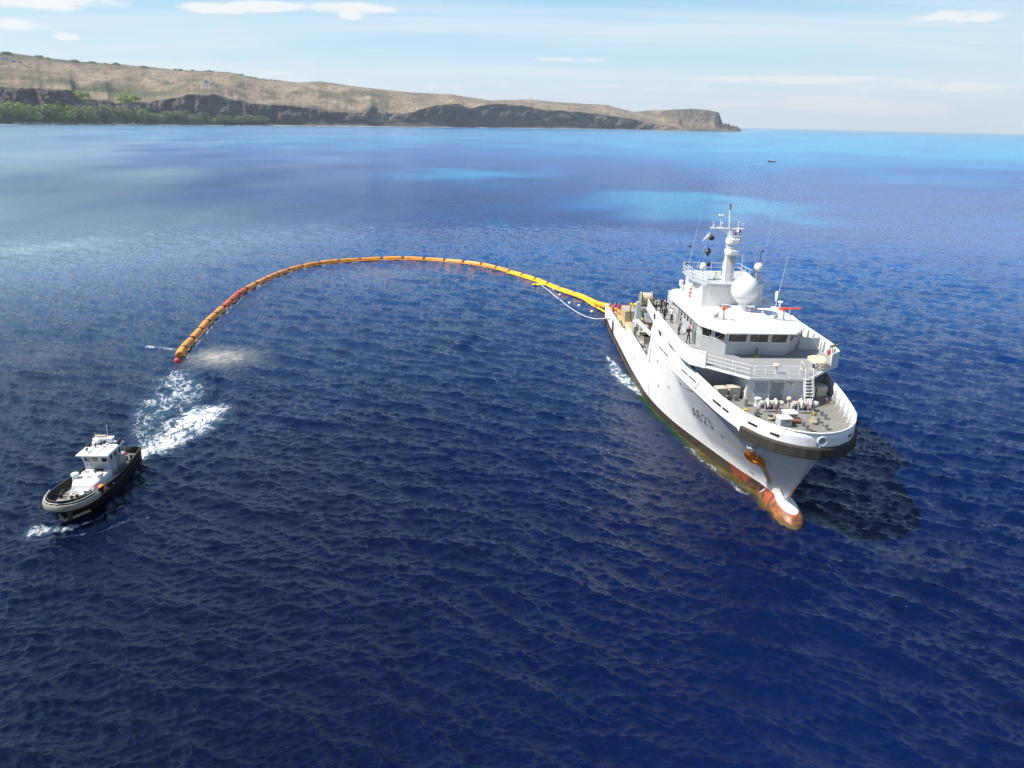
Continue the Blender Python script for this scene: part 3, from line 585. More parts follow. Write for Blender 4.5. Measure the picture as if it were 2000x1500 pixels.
def make_tree(p, s, k, lab, group, cat='tree', flat=1.0):
    r = empty('beach_tree' if cat == 'tree' else 'bush', p, rt.uniform(0, 6.28)); tag(r, lab, cat, group); r.scale = (s, s, s * flat)
    link('crown', CROWN[k], r); link('trunk', TRUNK, r); return r
a = -0.585
shade = ['broad', 'rounded', 'ragged', 'tall', 'low']
while a < -0.300:
    near = rt.random() < 0.5; k = rt.choice([0, 3, 0, 3, 2, 5, 1, 4]) if a < -0.36 else rt.choice([1, 4, 2, 1])
    s = rt.uniform(30, 43) * (1.0 if a < -0.42 else 0.86); row = 8 if near else 12
    pxl = 1000 + 1500 * tan(a)
    p = land_at(a, row); p.z = max(3.0, p.z - 6) if row == 12 else 3.0
    i_ = ntree % 5
    place = 'left end of the beach' if a < -0.5 else ('left half of the beach' if a < -0.43 else ('middle of the beach' if a < -0.37 else 'right end of the beach under the dark cliff'))
    make_tree(p, s, k, '%s %s tree, %s from the left in the beach grove' % (shade[int((s * 7) % 5)], KIND_T[k % 3], ordinal(ntree + 1)), 'trees of the beach grove')
    ntree += 1; a += rt.uniform(0.0042, 0.0075)
for (aa, u, s, nm) in ((-0.4935, 66 - 17 + 0, 40, 'leftmost'), (-0.4900, 52, 44, 'second from left'), (-0.4500, 50, 38, 'middle'), (-0.4440, 52, 42, 'second from right'), (-0.4385, 50, 36, 'rightmost')):
    p = land_at(aa, u); make_tree(p - Vector((0, 0, 4)), s, 0, '%s yellow-green bush on the brink of the dark cliff' % nm, 'bright bushes above the cliff', 'bush', 0.7)
# scrub along the skyline and on the slopes
for i, aa in enumerate(sorted(rt.uniform(-0.56, -0.28) for _ in range(46))):
    row = rt.choice([156, 157, 158, 158]); p = land_at(aa, row); s = rt.uniform(6, 19)
    make_tree(p - Vector((0, 0, s * 0.3)), s, rt.choice([1, 4]), 'small dark tree on the skyline of the hill, %s from the left' % ordinal(i + 1), 'scrub trees on the skyline', 'tree', 0.8)

# ------------------------------------------------------------------ the air between here and the coast
hm = bpy.data.materials.new('air_haze'); hm.use_nodes = True; hn = hm.node_tree; hn.nodes.clear()
pv = hn.nodes.new('ShaderNodeVolumePrincipled'); pv.inputs['Color'].default_value = (0.80, 0.90, 1.0, 1); pv.inputs['Density'].default_value = 4.0e-5; pv.inputs['Anisotropy'].default_value = 0.3
ou = hn.nodes.new('ShaderNodeOutputMaterial'); hn.links.new(pv.outputs[0], ou.inputs['Volume'])
hb_ = MB(); hb_.bb(-9000, 9000, -3000, 16000, -10, 520); hz_o = hb_.build('haze', hm, smooth=0, kind='stuff')
# ================================================================== THE SHIP (x forward, y to port, z up from the waterline)
ship = empty('naval_support_ship', (SHIP[0], SHIP[1], 0), SHIP_H)
tag(ship, 'large white naval support ship with bulbous bow, white radome and number A623', 'ship')
STEM = [(-2, -3.2), (0, -3.0), (1.2, -2.6), (1.85, -2.2), (3.4, -1.15), (4.9, -0.25), (6.8, 0.85), (7.45, 1.2), (7.5, 1.6), (9.3, 1.68)]
LOW = WLB
TOP = [(0, 0), (0.12, 0.9), (0.5, 1.8), (1.3, 2.85), (2.5, 3.75), (4.3, 4.6), (6.25, 5.1), (8.65, 5.55), (11.1, 5.85), (14.6, 6.3), (19.6, 6.85), (25.6, 7.2), (31, 7.35), (80, 7.35)]
KNU = [(0, 0), (0.1, 0.35), (0.6, 1.15), (1.5, 1.95), (2.6, 2.75), (3.5, 3.35), (4.3, 4.2), (6.0, 4.8), (8.65, 5.35), (11.1, 5.7), (14.6, 6.2), (19.6, 6.8), (25.6, 7.18), (31, 7.33), (80, 7.35)]
def stem_x(z): return float(T_(STEM, z))
def HB(x, z):
    """half-breadth of the hull at station x and height z"""
    d = stem_x(z) - x
    if d <= 0: return 0.0
    if z >= 7.5: return float(T_(TOP, d))
    b0 = float(T_(LOW, d)); b1 = float(T_(KNU, d))
    if z <= 0.8: return b0 if z > -0.5 else b0 * 0.9
    t_ = (z - 0.8) / (7.45 - 0.8); p = 1.45 if x > -16 else max(1.0, 1.45 - (-16 - x) * 0.03)
    return b0 + (b1 - b0) * t_ ** p
def sheer(x):
    if x > -6: return 9.12
    if x > -29: return 9.12 + 0.25 * min(1, (-6 - x) / 8)
    if x > -46: return 5.35
    return 4.15 + (x + 46) / 21 * 0.75
def hull_material():
    m = bpy.data.materials.new('hull_paint'); m.use_nodes = True; t = NT(m.node_tree); b = m.node_tree.nodes['Principled BSDF']
    oc = t.add('ShaderNodeTexCoord').outputs['Object']; s = t.add('ShaderNodeSeparateXYZ', {0: oc}); x, y, z = s.outputs
    n = t.noise(oc, 0.5, 5, 0.6); ns = t.noise(t.mapping(oc, (1.6, 1.6, 0.22)), 1.0, 6, 0.68)
    c = t.mix(t.maprange(n, 0.35, 0.65), (0.70, 0.70, 0.67), (0.76, 0.76, 0.735))
    # shade below the bow flare painted in as grey, plus run-off streaks
    bow_shade = t.math('MULTIPLY', t.maprange(t.math('ADD', x, t.math('MULTIPLY', z, 0.9)), -13.0, -10.8), t.maprange(z, 7.52, 7.5))
    bow_shade = t.math('MULTIPLY', bow_shade, t.maprange(t.math('ADD', z, t.math('MULTIPLY', t.math('SUBTRACT', n, 0.5), 1.2)), 1.7, 2.6))
    c = t.mix(t.math('MULTIPLY', bow_shade, 0.9), c, (0.36, 0.385, 0.40))
    c = t.mix(t.maprange(ns, 0.56, 0.8, 0, 0.35), c, (0.45, 0.42, 0.35))
    # weld seams between the plates
    def seam(level, w=0.022):
        wob = t.math('ADD', z, t.math('MULTIPLY', x, 0.02)); return t.maprange(t.math('ABSOLUTE', t.math('SUBTRACT', wob, level)), w * 0.5, w * 1.6, 1, 0)
    sm = t.math('MAXIMUM', seam(6.4), t.math('MAXIMUM', seam(5.0), seam(3.3)))
    sm = t.math('MULTIPLY', sm, t.maprange(x, -16, -9)); c = t.mix(t.math('MULTIPLY', sm, 0.5), c, (0.72, 0.70, 0.64))
    vs = t.maprange(t.math('ABSOLUTE', t.math('SUBTRACT', t.math('FRACT', t.math('MULTIPLY', x, 0.155)), 0.5)), 0.0, 0.006, 1, 0)
    c = t.mix(t.math('MULTIPLY', vs, 0.16), c, (0.35, 0.35, 0.33))
    # rust runs: below the anchor, at the stem foot, yellow algae line
    def run(x0, k, w, z0, z1, side=-1):
        xx = t.math('SUBTRACT', x, t.math('ADD', x0, t.math('MULTIPLY', z, k)))
        f = t.maprange(t.math('ABSOLUTE', t.math('ADD', xx, t.math('MULTIPLY', t.math('SUBTRACT', ns, 0.5), 0.5))), w * 0.5, w, 1, 0)
        f = t.math('MULTIPLY', f, t.math('MULTIPLY', t.maprange(z, z0, z0 + 0.5), t.maprange(z, z1 - 0.3, z1, 1, 0)))
        return t.math('MULTIPLY', f, t.maprange(t.math('MULTIPLY', y, side), -0.05, 0.05))
    c = t.mix(t.math('MULTIPLY', run(-4.75, 0.09, 0.42, 1.6, 4.3), t.maprange(ns, 0.3, 0.5, 0.5, 1)), c, (0.30, 0.215, 0.06))
    stemrun = t.math('MULTIPLY', t.maprange(t.math('ABSOLUTE', y), 0.05, 0.14, 1, 0), t.math('MULTIPLY', t.maprange(z, 3.7, 3.2), t.maprange(z, 1.0, 1.5)))
    c = t.mix(t.math('MULTIPLY', stemrun, t.maprange(x, -4, -3)), c, (0.38, 0.16, 0.02))
    line = t.math('MULTIPLY', t.maprange(t.math('ABSOLUTE', t.math('SUBTRACT', z, t.math('SUBTRACT', 4.0, t.math('MULTIPLY', t.math('ADD', x, 6.9), 0.12)))), 0.03, 0.14, 1, 0), t.math('MULTIPLY', t.maprange(x, -10.0, -8.8), t.maprange(x, -6.2, -5.6, 1, 0)))
    c = t.mix(t.math('MULTIPLY', t.math('MULTIPLY', line, t.maprange(y, 0, -0.1)), 0.75), c, (0.36, 0.34, 0.06))
    # boot topping, scraped through to red primer
    bn = t.noise(t.mapping(oc, (1.1, 1, 2.2)), 1.4, 7, 0.72); blk = t.noise(t.mapping(oc, (0.5, 0.5, 0.35)), 1.0, 2, 0.5)
    top = t.math('ADD', 1.02, t.math('MULTIPLY', t.maprange(x, -30, -4), 0.22)); top = t.math('SUBTRACT', top, t.math('MULTIPLY', t.maprange(x, -6.5, -2.5), 0.30)); top = t.math('SUBTRACT', top, t.math('MULTIPLY', t.maprange(x, -2.5, -0.3), 0.15))
    boot = t.mix(t.maprange(bn, 0.4, 0.7), (0.028, 0.022, 0.017), (0.07, 0.05, 0.032))
    redf = t.math('MULTIPLY', t.maprange(t.math('ADD', bn, t.math('MULTIPLY', t.math('SUBTRACT', blk, 0.5), 1.6)), 0.57, 0.64), t.maprange(x, -12.5, -7.0, 0, 1))
    boot = t.mix(redf, boot, t.mix(t.maprange(bn, 0.4, 0.6), (0.36, 0.07, 0.02), (0.22, 0.05, 0.02)))
    nose = t.maprange(t.math('ADD', x, t.math('MULTIPLY', z, 0.7)), -3.3, -2.9)
    nc = t.mix(t.maprange(bn, 0.38, 0.56), (0.34, 0.13, 0.028), (0.12, 0.038, 0.015)); nc = t.mix(t.maprange(t.noise(t.mapping(oc, (3, 0.8, 4)), 1.5, 5, 0.7), 0.6, 0.7), nc, (0.46, 0.30, 0.17))
    nc = t.mix(t.maprange(z, 0.35, 0.05), nc, (0.10, 0.045, 0.02))
    boot = t.mix(nose, boot, nc)
    wear = t.maprange(t.math('ABSOLUTE', t.math('SUBTRACT', z, top)), 0.02, 0.06, 1, 0)
    boot = t.mix(t.math('MULTIPLY', wear, t.maprange(x, -13, -9, 0.25, 1)), boot, (0.45, 0.05, 0.03))
    boot = t.mix(t.math('MULTIPLY', t.maprange(z, 0.55, 0.15), t.maprange(x, -30, -50)), boot, (0.20, 0.09, 0.03))
    boot = t.mix(t.maprange(z, 0.22, 0.02), boot, (0.12, 0.10, 0.02))
    f = t.maprange(t.math('SUBTRACT', z, t.math('ADD', top, t.math('MULTIPLY', t.math('SUBTRACT', bn, 0.5), 0.05))), 0.0, 0.02, 1, 0)
    c = t.mix(t.math('MULTIPLY', t.maprange(z, 1.5, 1.15), t.maprange(x, -9, -7)), c, (0.76, 0.76, 0.74))
    c = t.mix(f, c, boot)
    t.put(b.inputs['Base Color'], c); b.inputs['Roughness'].default_value = 0.45
    dent = t.add('ShaderNodeBump', {'Strength': 0.35, 'Distance': 0.12, 'Height': t.noise(t.mapping(oc, (0.7, 0.7, 0.9)), 0.9, 2, 0.5)}); t.put(b.inputs['Normal'], dent)
    return m
M['hull'] = hull_material()
# shell
zl = [-1.4, -0.5, 0.0, 0.3, 0.6, 0.9, 1.2, 1.5, 1.9, 2.4, 3.0, 3.6, 4.2, 4.9, 5.6, 6.2, 6.8, 7.2, 7.45, 7.5, 8.0, 8.6, 1.0]
dk = [0, .04, .1, .2, .35, .55, .8, 1.1, 1.5, 1.9, 2.3, 2.8, 3.3, 3.8, 4.3, 5, 5.8, 6.7, 7.7, 8.8, 10, 11.5, 13, 15, 17, 19, 21, 23, 25.5, 28, 30.6]
hull = MB()
for sgn in (-1, 1):
    cols = []
    for d in dk:
        col = []
        for z in zl[:-1]: col.append((stem_x(z) - d, z))
        x_ = stem_x(9.1) - d; col.append((x_, sheer(x_))); cols.append(col)
    for x_ in (-29.0, -29.05, -33, -38, -42, -45.97, -46.02, -50, -55, -60, -64, -67):
        tp = sheer(x_)
        if x_ == -29.0: zz = zl[:-1] + [9.37]
        else: zz = [z for z in zl[:-1] if z < 3.1]; k = len(zl) - len(zz); zz += [3.1 + (tp - 3.1) * (i + 1) / k for i in range(k)]
        cols.append([(x_, z) for z in zz])
    nl = len(zl); b0 = len(hull.v)
    for col in cols:
        for (x_, z) in col: hull.v.append((x_, sgn * HB(x_, min(z, 9.1)), z))
    for i in range(len(cols) - 1):
        for j in range(nl - 1):
            a = b0 + i * nl + j; hull.face((a, a + nl, a + nl + 1, a + 1))
# transom
tr = []
for y0, y1, top_ in ((-7.35, -6.6, 3.4), (-6.6, -2.0, 2.15), (-2.0, 7.35, 3.75)):
    hull.add([(-67, y0, -1.4), (-67, y1, -1.4), (-67, y1, top_), (-67, y0, top_)], [(0, 1, 2, 3)])
ho = hull.build('hull', M['hull'], ship, smooth=28)
so = ho.modifiers.new('plate', 'SOLIDIFY'); so.thickness = 0.10; so.offset = -1
# bulb blended into the forefoot
bb = MB(); prof = []
for i in range(40):
    x_ = -10 + i * 10 / 39
    u = (x_ + 3.4) / 3.4
    r = 1.42 * sqrt(max(0, 1 - u * u)) ** 0.9 if u > 0 else 1.42 - 0.35 * min(1, (-3.4 - x_) / 6.6)
    zc = -0.14 - 0.2 * (1 if u < 0 else 1 - 0.4 * u)
    prof.append((x_, r, zc))
nb = 28
for x_, r, zc in prof:
    for k in range(nb):
        a = 2 * pi * k / nb; bb.v.append((x_, r * cos(a) * (0.98), zc + r * sin(a) * 1.12))
for i in range(len(prof) - 1):
    for k in range(nb): bb.face((i * nb + k, i * nb + (k + 1) % nb, (i + 1) * nb + (k + 1) % nb, (i + 1) * nb + k))
bb.build('bulbous_bow', M['hull'], ship, smooth=60)
# rounded cap on the bulwark
def side_pts(x0, x1, z, n, sgn, inset=0.0): return [(x, sgn * (HB(x, min(z, 9.1)) - inset), z) for x in np.linspace(x0, x1, n)]
outer = []
for d in dk[::-1]:
    x_ = stem_x(9.1) - d; outer.append((x_, -(max(HB(x_, 9.1) - 0.05, 0)), sheer(x_)))
cap = outer + [(p[0], -p[1], p[2]) for p in outer[::-1][1:]]
mb = MB(); mb.tube([(p[0], p[1], p[2] + 0.02) for p in cap], 0.075, 8); mb.build('bulwark_rail', M['white'], ship, smooth=60)
for sgn in (-1, 1):
    mb = MB(); mb.tube([(x_, sgn * 7.3, sheer(x_) + 0.02) for x_ in (-29.2, -37, -45.9)], 0.09, 8); mb.build('bulwark_rail', M['white'], ship, smooth=60)
    mb = MB(); mb.tube([(x_, sgn * 7.3, sheer(x_) + 0.02) for x_ in ((-46.1, -50, -55, -57.6) if sgn < 0 else (-46.1, -50, -55, -67))], 0.07, 8); mb.build('bulwark_rail', M['white'], ship, smooth=60)
# decks
def deck_outline(x0, x1, z, inset=0.08, n=24):
    xs_ = np.linspace(x0, x1, n); st = [(x, -(HB(x, z) - inset)) for x in xs_]; return st + [(x, -y) for x, y in st[::-1]]
fo = [(stem_x(9) - d - 0.12, -(max(HB(stem_x(9) - d, 9) - 0.09, 0.02))) for d in dk[::-1]]
mb = MB(); mb.prism(fo + [(x, -y) for x, y in fo[::-1]], 7.9, 8.0); mb.build('fore_deck', M['deck'], ship)
mb = MB(); mb.prism(deck_outline(-46, -29.0, 4.0), 3.9, 4.0); mb.build('crane_deck', M['deck_grey'], ship)
mb = MB(); mb.prism(deck_outline(-66.95, -46, 2.0), 1.95, 2.08); mb.build('working_deck', M['khaki'], ship)
wd = MB()
for i in range(24):
    y = -6.1 + i * 0.52; wd.bb(-66.6, -46.6, y, y + 0.49, 2.08, 2.14 + 0.004 * (i % 3))
P0 = MB(); P0.bb(-66.6, -46.6, -0.245, 0.245, 0, 0.06); pl0 = P0.build('deck_plank', M['wood'], None)
for i in range(24):
    o = pl0 if i == 0 else pl0.copy()
    if i: COL.objects.link(o)
    o.parent = ship; o.location = (0, -6.0 + i * 0.52, 2.085 + 0.004 * (i % 3))
# bulkheads under the step in the deck and at the foot of the forecastle
mb = MB(); mb.bb(-46.1, -46.0, -7.25, 7.25, 2.0, 4.0); mb.bb(-29.0, -28.9, -7.2, 7.2, 3.9, 8.0); mb.build('deck_bulkhead', M['white'], ship)
# ribbed bow fender
fp = []
for d in (4.35, 4.0, 3.6, 3.2, 2.8, 2.4, 2.0, 1.6, 1.3, 1.0, 0.75, 0.5, 0.3, 0.12, 0.03, 0): fp.append((stem_x(8) - d, -T_(TOP, d)))
full = fp + [(x, -y) for x, y in fp[::-1][1:]]
F = [Vector((x, y, 0)) for x, y in full]
seg = [0]
for i in range(1, len(F)): seg.append(seg[-1] + (F[i] - F[i - 1]).length)
NR = 230; ctr = Vector((-4, 0, 0)); mb = MB(); ring = []
fz = lambda q: (7.02 + 0.10 * q, 7.98)
for i in range(NR + 1):
    s = seg[-1] * i / NR; j = min(len(seg) - 2, max(0, int(np.searchsorted(seg, s)) - 1)); u = (s - seg[j]) / max(1e-6, seg[j + 1] - seg[j])
    p = F[j].lerp(F[j + 1], u); tn = (F[min(j + 2, len(F) - 1)] - F[max(j - 1, 0)]).normalized(); n = Vector((-tn.y, tn.x, 0))
    if n.dot(p - ctr) < 0: n = -n
    for q in (0.22, 0.27) if i % 2 else (0.27, 0.22): pass
    off_ = 0.285 if i % 2 else 0.265
    for zz, oo in ((8.0, 0.02), (7.97, off_ - 0.05), (7.88, off_), (7.12, off_), (7.05, off_ - 0.06), (7.04, -0.55)):
        q = p + n * oo; mb.v.append((q.x, q.y, zz))
for i in range(NR):
    for k in range(5): a = i * 6 + k; mb.face((a, a + 6, a + 7, a + 1))
mb.face(range(0, 6)); mb.face(range(NR * 6, NR * 6 + 6)); mb.build('bow_fender', M['fender'], ship, smooth=25)
ce = MB()
for sg in (-1, 1):   # white chafing plate behind the end of the fender
    a = Vector((stem_x(8) - 4.35, sg * 4.66, 8.02)); 
    ce.add([a + Vector((0, 0, 0)), a + Vector((-1.5, sg * 0.33, 0)), (a.x + 0.15, sg * 4.25, 6.95), (a.x + 0.05, sg * 4.85, 7.5)], [(0, 1, 2), (0, 3, 2), (0, 1, 3), (1, 2, 3)])
ce.build('chafing_plate', M['white'], ship, smooth=0)
# placing things on the hull side
def on_hull(x, z, sgn=-1, off=0.03):
    p = Vector((x, sgn * HB(x, z), z)); e = 0.1
    tx = (Vector((x + e, sgn * HB(x + e, z), z)) - p).normalized(); tz = (Vector((x, sgn * HB(x, z + e), z + e)) - p).normalized()
    n = tx.cross(tz).normalized()
    if n.y * sgn < 0: n = -n
    return p + n * off, tx, n
def hull_patch(name, mat, x0, x1, z0, z1, sgn=-1, off=0.02, k=5, slope=0.0):
    mb = MB(); n = k
    for i in range(n + 1):
        x = x0 + (x1 - x0) * i / n
        for z in (z0, z1):
            zz = z + slope * (x - x0)
            for o_ in (off, -0.05): p, _, _ = on_hull(x, zz, sgn, o_); mb.v.append(tuple(p))
    for i in range(n):
        a = 4 * i; c = a + 4; mb.f += [(a, c, c + 2, a + 2), (a, a + 1, c + 1, c), (a + 2, c + 2, c + 3, a + 3)]; mb.m += [0] * 3
    mb.f += [(0, 2, 3, 1), (4 * n, 4 * n + 1, 4 * n + 3, 4 * n + 2)]; mb.m += [0, 0]
    return mb.build(name, mat, ship, smooth=0)
for x0, x1, z0, z1 in ((-24.6, -22.9, 8.30, 8.42), (-22.6, -20.9, 8.32, 8.44), (-16.2, -14.4, 8.42, 8.54), (-14.1, -12.2, 8.44, 8.56), (-8.0, -6.3, 8.2, 8.4), (-6.0, -4.9, 8.2, 8.38), (-2.15, -1.2, 8.42, 8.60), (-0.15, 0.45, 8.33, 8.50)):
    hull_patch('freeing_port', M['black'], x0, x1, z0, z1)
for x0, x1 in ((-8.0, -6.3), (-2.2, -1.3), (-0.2, 0.45)): hull_patch('freeing_port', M['black'], x0, x1, 8.35, 8.52, 1)
for x0 in (-56.4, -54.0, -51.6, -49.3): hull_patch('freeing_port', M['steel'], x0, x0 + 0.9, 2.35, 2.5)
mb = MB(); mb.tube([tuple(on_hull(x, z, -1, 0.0)[0]) for x, z in zip(np.linspace(-28.5, -6.2, 40), np.linspace(8.05, 7.98, 40))], 0.035, 6); mb.build('deck_edge_line', M['steel'], ship)
mb = MB(); mb.tube([tuple(on_hull(x, z, 1, 0.0)[0]) for x, z in zip(np.linspace(-28.5, -6.2, 30), np.linspace(8.05, 7.98, 30))], 0.035, 6); mb.build('deck_edge_line', M['steel'], ship)
def loft_curve(name, pts, r, mat, sgn=-1):
    mb = MB(); mb.tube([tuple(on_hull(x, z, sgn, 0.0)[0]) for x, z in pts], r, 6); mb.build(name, mat, ship)
for x, z in ((-30, 5.4), (-25, 6.6), (-21, 5.0), (-17.0, 6.8), (-13.9, 5.2), (-24.8, 3.8), (-38, 3.0)):
    p, tx, n = on_hull(x, z); mb = MB(); mb.lathe((0, 0, 0), [(0.13, -0.02), (0.13, 0.05), (0.09, 0.05), (0.08, 0.0)], 10, M=Matrix.Translation(p) @ n.to_track_quat('Z', 'Y').to_matrix().to_4x4()); mb.build('drain_outlet', M['steel'], ship)
hull_patch('side_recess', M['black'], -9.95, -9.5, 4.0, 4.14)
# painted characters on the shell, each one a piece of its own
def glyph(ch, x0, z0, wd_, ht, sgn=-1, parent=ship, mat=M['black'], lw=0.09, shear_=0.0, surf=on_hull):
    G = {'A': [[(0, 0), (0.42, 1), (0.58, 1), (1, 0)], [(0.17, 0.36), (0.83, 0.36)]],
         '6': [[(0.9, 0.93), (0.65, 1), (0.3, 0.97), (0.1, 0.8), (0.06, 0.5), (0.08, 0.2), (0.3, 0.02), (0.7, 0.02), (0.93, 0.18), (0.93, 0.4), (0.72, 0.55), (0.35, 0.55), (0.1, 0.42)]],
         '2': [[(0.08, 0.8), (0.25, 0.97), (0.7, 0.99), (0.92, 0.82), (0.88, 0.6), (0.5, 0.32), (0.08, 0.02), (0.95, 0.02)]],
         '3': [[(0.08, 0.98), (0.9, 0.98), (0.48, 0.6), (0.8, 0.54), (0.94, 0.32), (0.85, 0.1), (0.55, 0.0), (0.25, 0.02), (0.06, 0.15)]],
         '7': [[(0.05, 0.98), (0.95, 0.98), (0.4, 0)]], '5': [[(0.9, 1), (0.15, 1), (0.1, 0.56), (0.6, 0.6), (0.92, 0.36), (0.8, 0.08), (0.4, 0), (0.08, 0.12)]],
         '0': [[(0.5, 1), (0.12, 0.8), (0.08, 0.3), (0.4, 0), (0.8, 0.1), (0.93, 0.5), (0.8, 0.88), (0.5, 1)]], 'o': [[(0.5, 1), (0, 0.5), (0.5, 0), (1, 0.5), (0.5, 1)]]}
    mb = MB()
    for st in G[ch]:
        pts, ns = [], []
        for (u, v), (u2, v2) in zip(st[:-1], st[1:]):
            for k in range(4):
                f = k / 4; uu = u + (u2 - u) * f; vv = v + (v2 - v) * f
                p, _, n = surf(x0 + uu * wd_ + vv * shear_, z0 + vv * ht, sgn, 0.012); pts.append(p); ns.append(n)
        p, _, n = surf(x0 + st[-1][0] * wd_ + st[-1][1] * shear_, z0 + st[-1][1] * ht, sgn, 0.012); pts.append(p); ns.append(n)
        mb.strip(pts, ns, lw)
    return mb.build('painted_character', mat, parent, smooth=0)
for i, ch in enumerate('A623'): glyph(ch, -15.25 + i * 1.08, 3.95 + i * 0.06, 0.75, 1.0)
glyph('7', -7.2, 1.7, 0.22, 0.26, lw=0.035); glyph('0', -6.85, 1.7, 0.22, 0.26, lw=0.035); glyph('5', -3.2, 1.55, 0.3, 0.42, lw=0.045)
# tug pushing marks: white squares on the red patch
for k in range(5): hull_patch('draught_mark', M['white'], -6.3 + k * 0.17, -6.18 + k * 0.17, 0.10 + k * 0.17, 0.22 + k * 0.17, off=0.03, k=1)
# thin hoses hanging over the side
def cable(name, pts, r, mat, parent=None, sag=0.0, n=16):
    P = [Vector(p) for p in pts]; out = []
    for i in range(len(P) - 1):
        for k in range(n): u = k / n; q = P[i].lerp(P[i + 1], u); q.z -= sag * 4 * u * (1 - u); out.append(q)
    out.append(P[-1]); mb = MB(); mb.tube(out, r, 6); return mb.build(name, mat, parent)
pts = [on_hull(x, z, -1, 0.06)[0] for x, z in ((-11.2, 8.95), (-12.2, 7.9), (-13.8, 7.2), (-15.4, 6.9), (-17.4, 7.0), (-19.4, 7.5))]
mb = MB(); mb.tube(pts, 0.022, 6); mb.build('hose', M['steel'], ship)
# anchor with its plate
p, tx, n = on_hull(-4.25, 4.75, -1, 0.3)
up = (tx.cross(n)); up = up if up.z > 0 else -up
AM = Matrix(((tx.x, up.x, n.x, p.x), (tx.y, up.y, n.y, p.y), (tx.z, up.z, n.z, p.z), (0, 0, 0, 1)))
def local_box(mb, Mx, c, d, ry=0.0):
    t0 = MB(); t0.box((0, 0, 0), d, rz=ry); mb.add([Mx @ (Vector(c) + Vector(v)) for v in t0.v], t0.f)
pocket = MB(); pocket.add([AM @ Vector(v) for v in ((-0.9, 1.0, -0.28), (0.9, 1.0, -0.28), (1.15, -0.9, -0.28), (-0.7, -0.9, -0.28), (-0.5, 0.8, 0.0), (0.6, 0.8, 0.0), (0.9, -0.6, -0.02), (-0.5, -0.6, -0.02))], [(0, 1, 2, 3), (4, 5, 6, 7), (0, 1, 5, 4), (1, 2, 6, 5), (2, 3, 7, 6), (3, 0, 4, 7)])
pocket.build('anchor_bolster', M['grey'], ship, smooth=0)
an = MB(); 
local_box(an, AM, (0, 0.25, 0.12), (0.20, 1.5, 0.18)); local_box(an, AM, (0, -0.5, 0.12), (1.1, 0.34, 0.34))
for sg in (-1, 1):
    v = [(0.18 * sg, -0.62, 0.0), (0.92 * sg, -0.62, 0.0), (0.98 * sg, -0.05, 0.05), (0.62 * sg, 0.75, 0.12), (0.34 * sg, 0.3, 0.1), (0.2 * sg, -0.1, 0.05)]
    vv = [AM @ Vector(q) for q in v] + [AM @ (Vector(q) + Vector((0, 0, 0.22))) for q in v]
    an.add(vv, [tuple(range(5, -1, -1)), tuple(range(6, 12))] + [(i, (i + 1) % 6, 6 + (i + 1) % 6, 6 + i) for i in range(6)])
anchor = an.build('anchor', M['anchor'], ship, smooth=0, bevel=0.03)
sh = MB(); sh.lathe((0, 0, 0), [(0.26, -0.1), (0.26, 0.1), (0.16, 0.1), (0.15, -0.1)], 14, M=AM @ Matrix.Translation((0, 1.05, 0.02))); sh.build('hawse_pipe', M['white'], ship)
# round fairlead right in the bow
for yy in (0.15,):
    x_ = stem_x(8.6) - float(np.interp(abs(yy), [q[1] for q in TOP[:6]], [q[0] for q in TOP[:6]])); n = Vector((1, yy * 0.18, 0)).normalized()
    Mx = Matrix.Translation(Vector((x_ - 0.05, yy, 8.55))) @ n.to_track_quat('Z', 'Y').to_matrix().to_4x4()
    mb = MB(); pr = [(0.24, 0.0), (0.36, 0.02), (0.40, 0.12), (0.36, 0.20), (0.27, 0.17), (0.24, 0.06)]
    mb.lathe((0, 0, 0), pr, 24, M=Mx); o_ = mb.build('fairlead', M['white'], ship)
    mb = MB(); mb.lathe((0, 0, 0), [(0.24, 0.05), (0.24, 0.075)], 20, M=Mx); mb.build('fairlead_opening', M['steel'], o_)
# stays inside the bulwark
for sg in (-1, 1):
    for x_ in [-0.8, -2.2, -3.6, -5.0, -6.4, -7.8, -9.2] :
        y_ = sg * (HB(x_, 9) - 0.1); mb = MB()
        mb.add([(x_ - .03, y_, 9.0), (x_ + .03, y_, 9.0), (x_ - .03, y_, 8.0), (x_ + .03, y_, 8.0), (x_ - .03, y_ - sg * 0.42, 8.0), (x_ + .03, y_ - sg * 0.42, 8.0), (x_ - .03, y_ - sg * 0.1, 9.0), (x_ + .03, y_ - sg * 0.1, 9.0)],
               [(0, 1, 7, 6), (0, 2, 4, 6), (1, 3, 5, 7), (4, 5, 7, 6)]); mb.build('bulwark_stay', M['white'], ship, smooth=0)
# high side plates rising to the bridge deck
for sg in (-1, 1):
    mb = MB(); y_ = 7.27 * sg
    pr = [(-29.6, 5.35), (-29.0, 5.35), (-28.0, 9.3), (-25.6, 9.25), (-24.6, 9.3), (-26.3, 10.05), (-24, 10.2), (-24, 11.55), (-26.6, 11.75), (-27.7, 11.6), (-28.3, 10.4), (-29.0, 8.2)]
    n_ = len(pr); mb.add([(x, y_ - 0.07, z) for x, z in pr] + [(x, y_ + 0.07, z) for x, z in pr], [tuple(range(n_)), tuple(range(2 * n_ - 1, n_ - 1, -1))] + [(i, (i + 1) % n_, n_ + (i + 1) % n_, n_ + i) for i in range(n_)])
    mb.build('side_plate', M['white'], ship, smooth=0)
mb = MB(); mb.box((-27.6, -7.38, 11.0), (0.5, 0.1, 0.55)); o_ = mb.build('side_light', M['black'], ship)
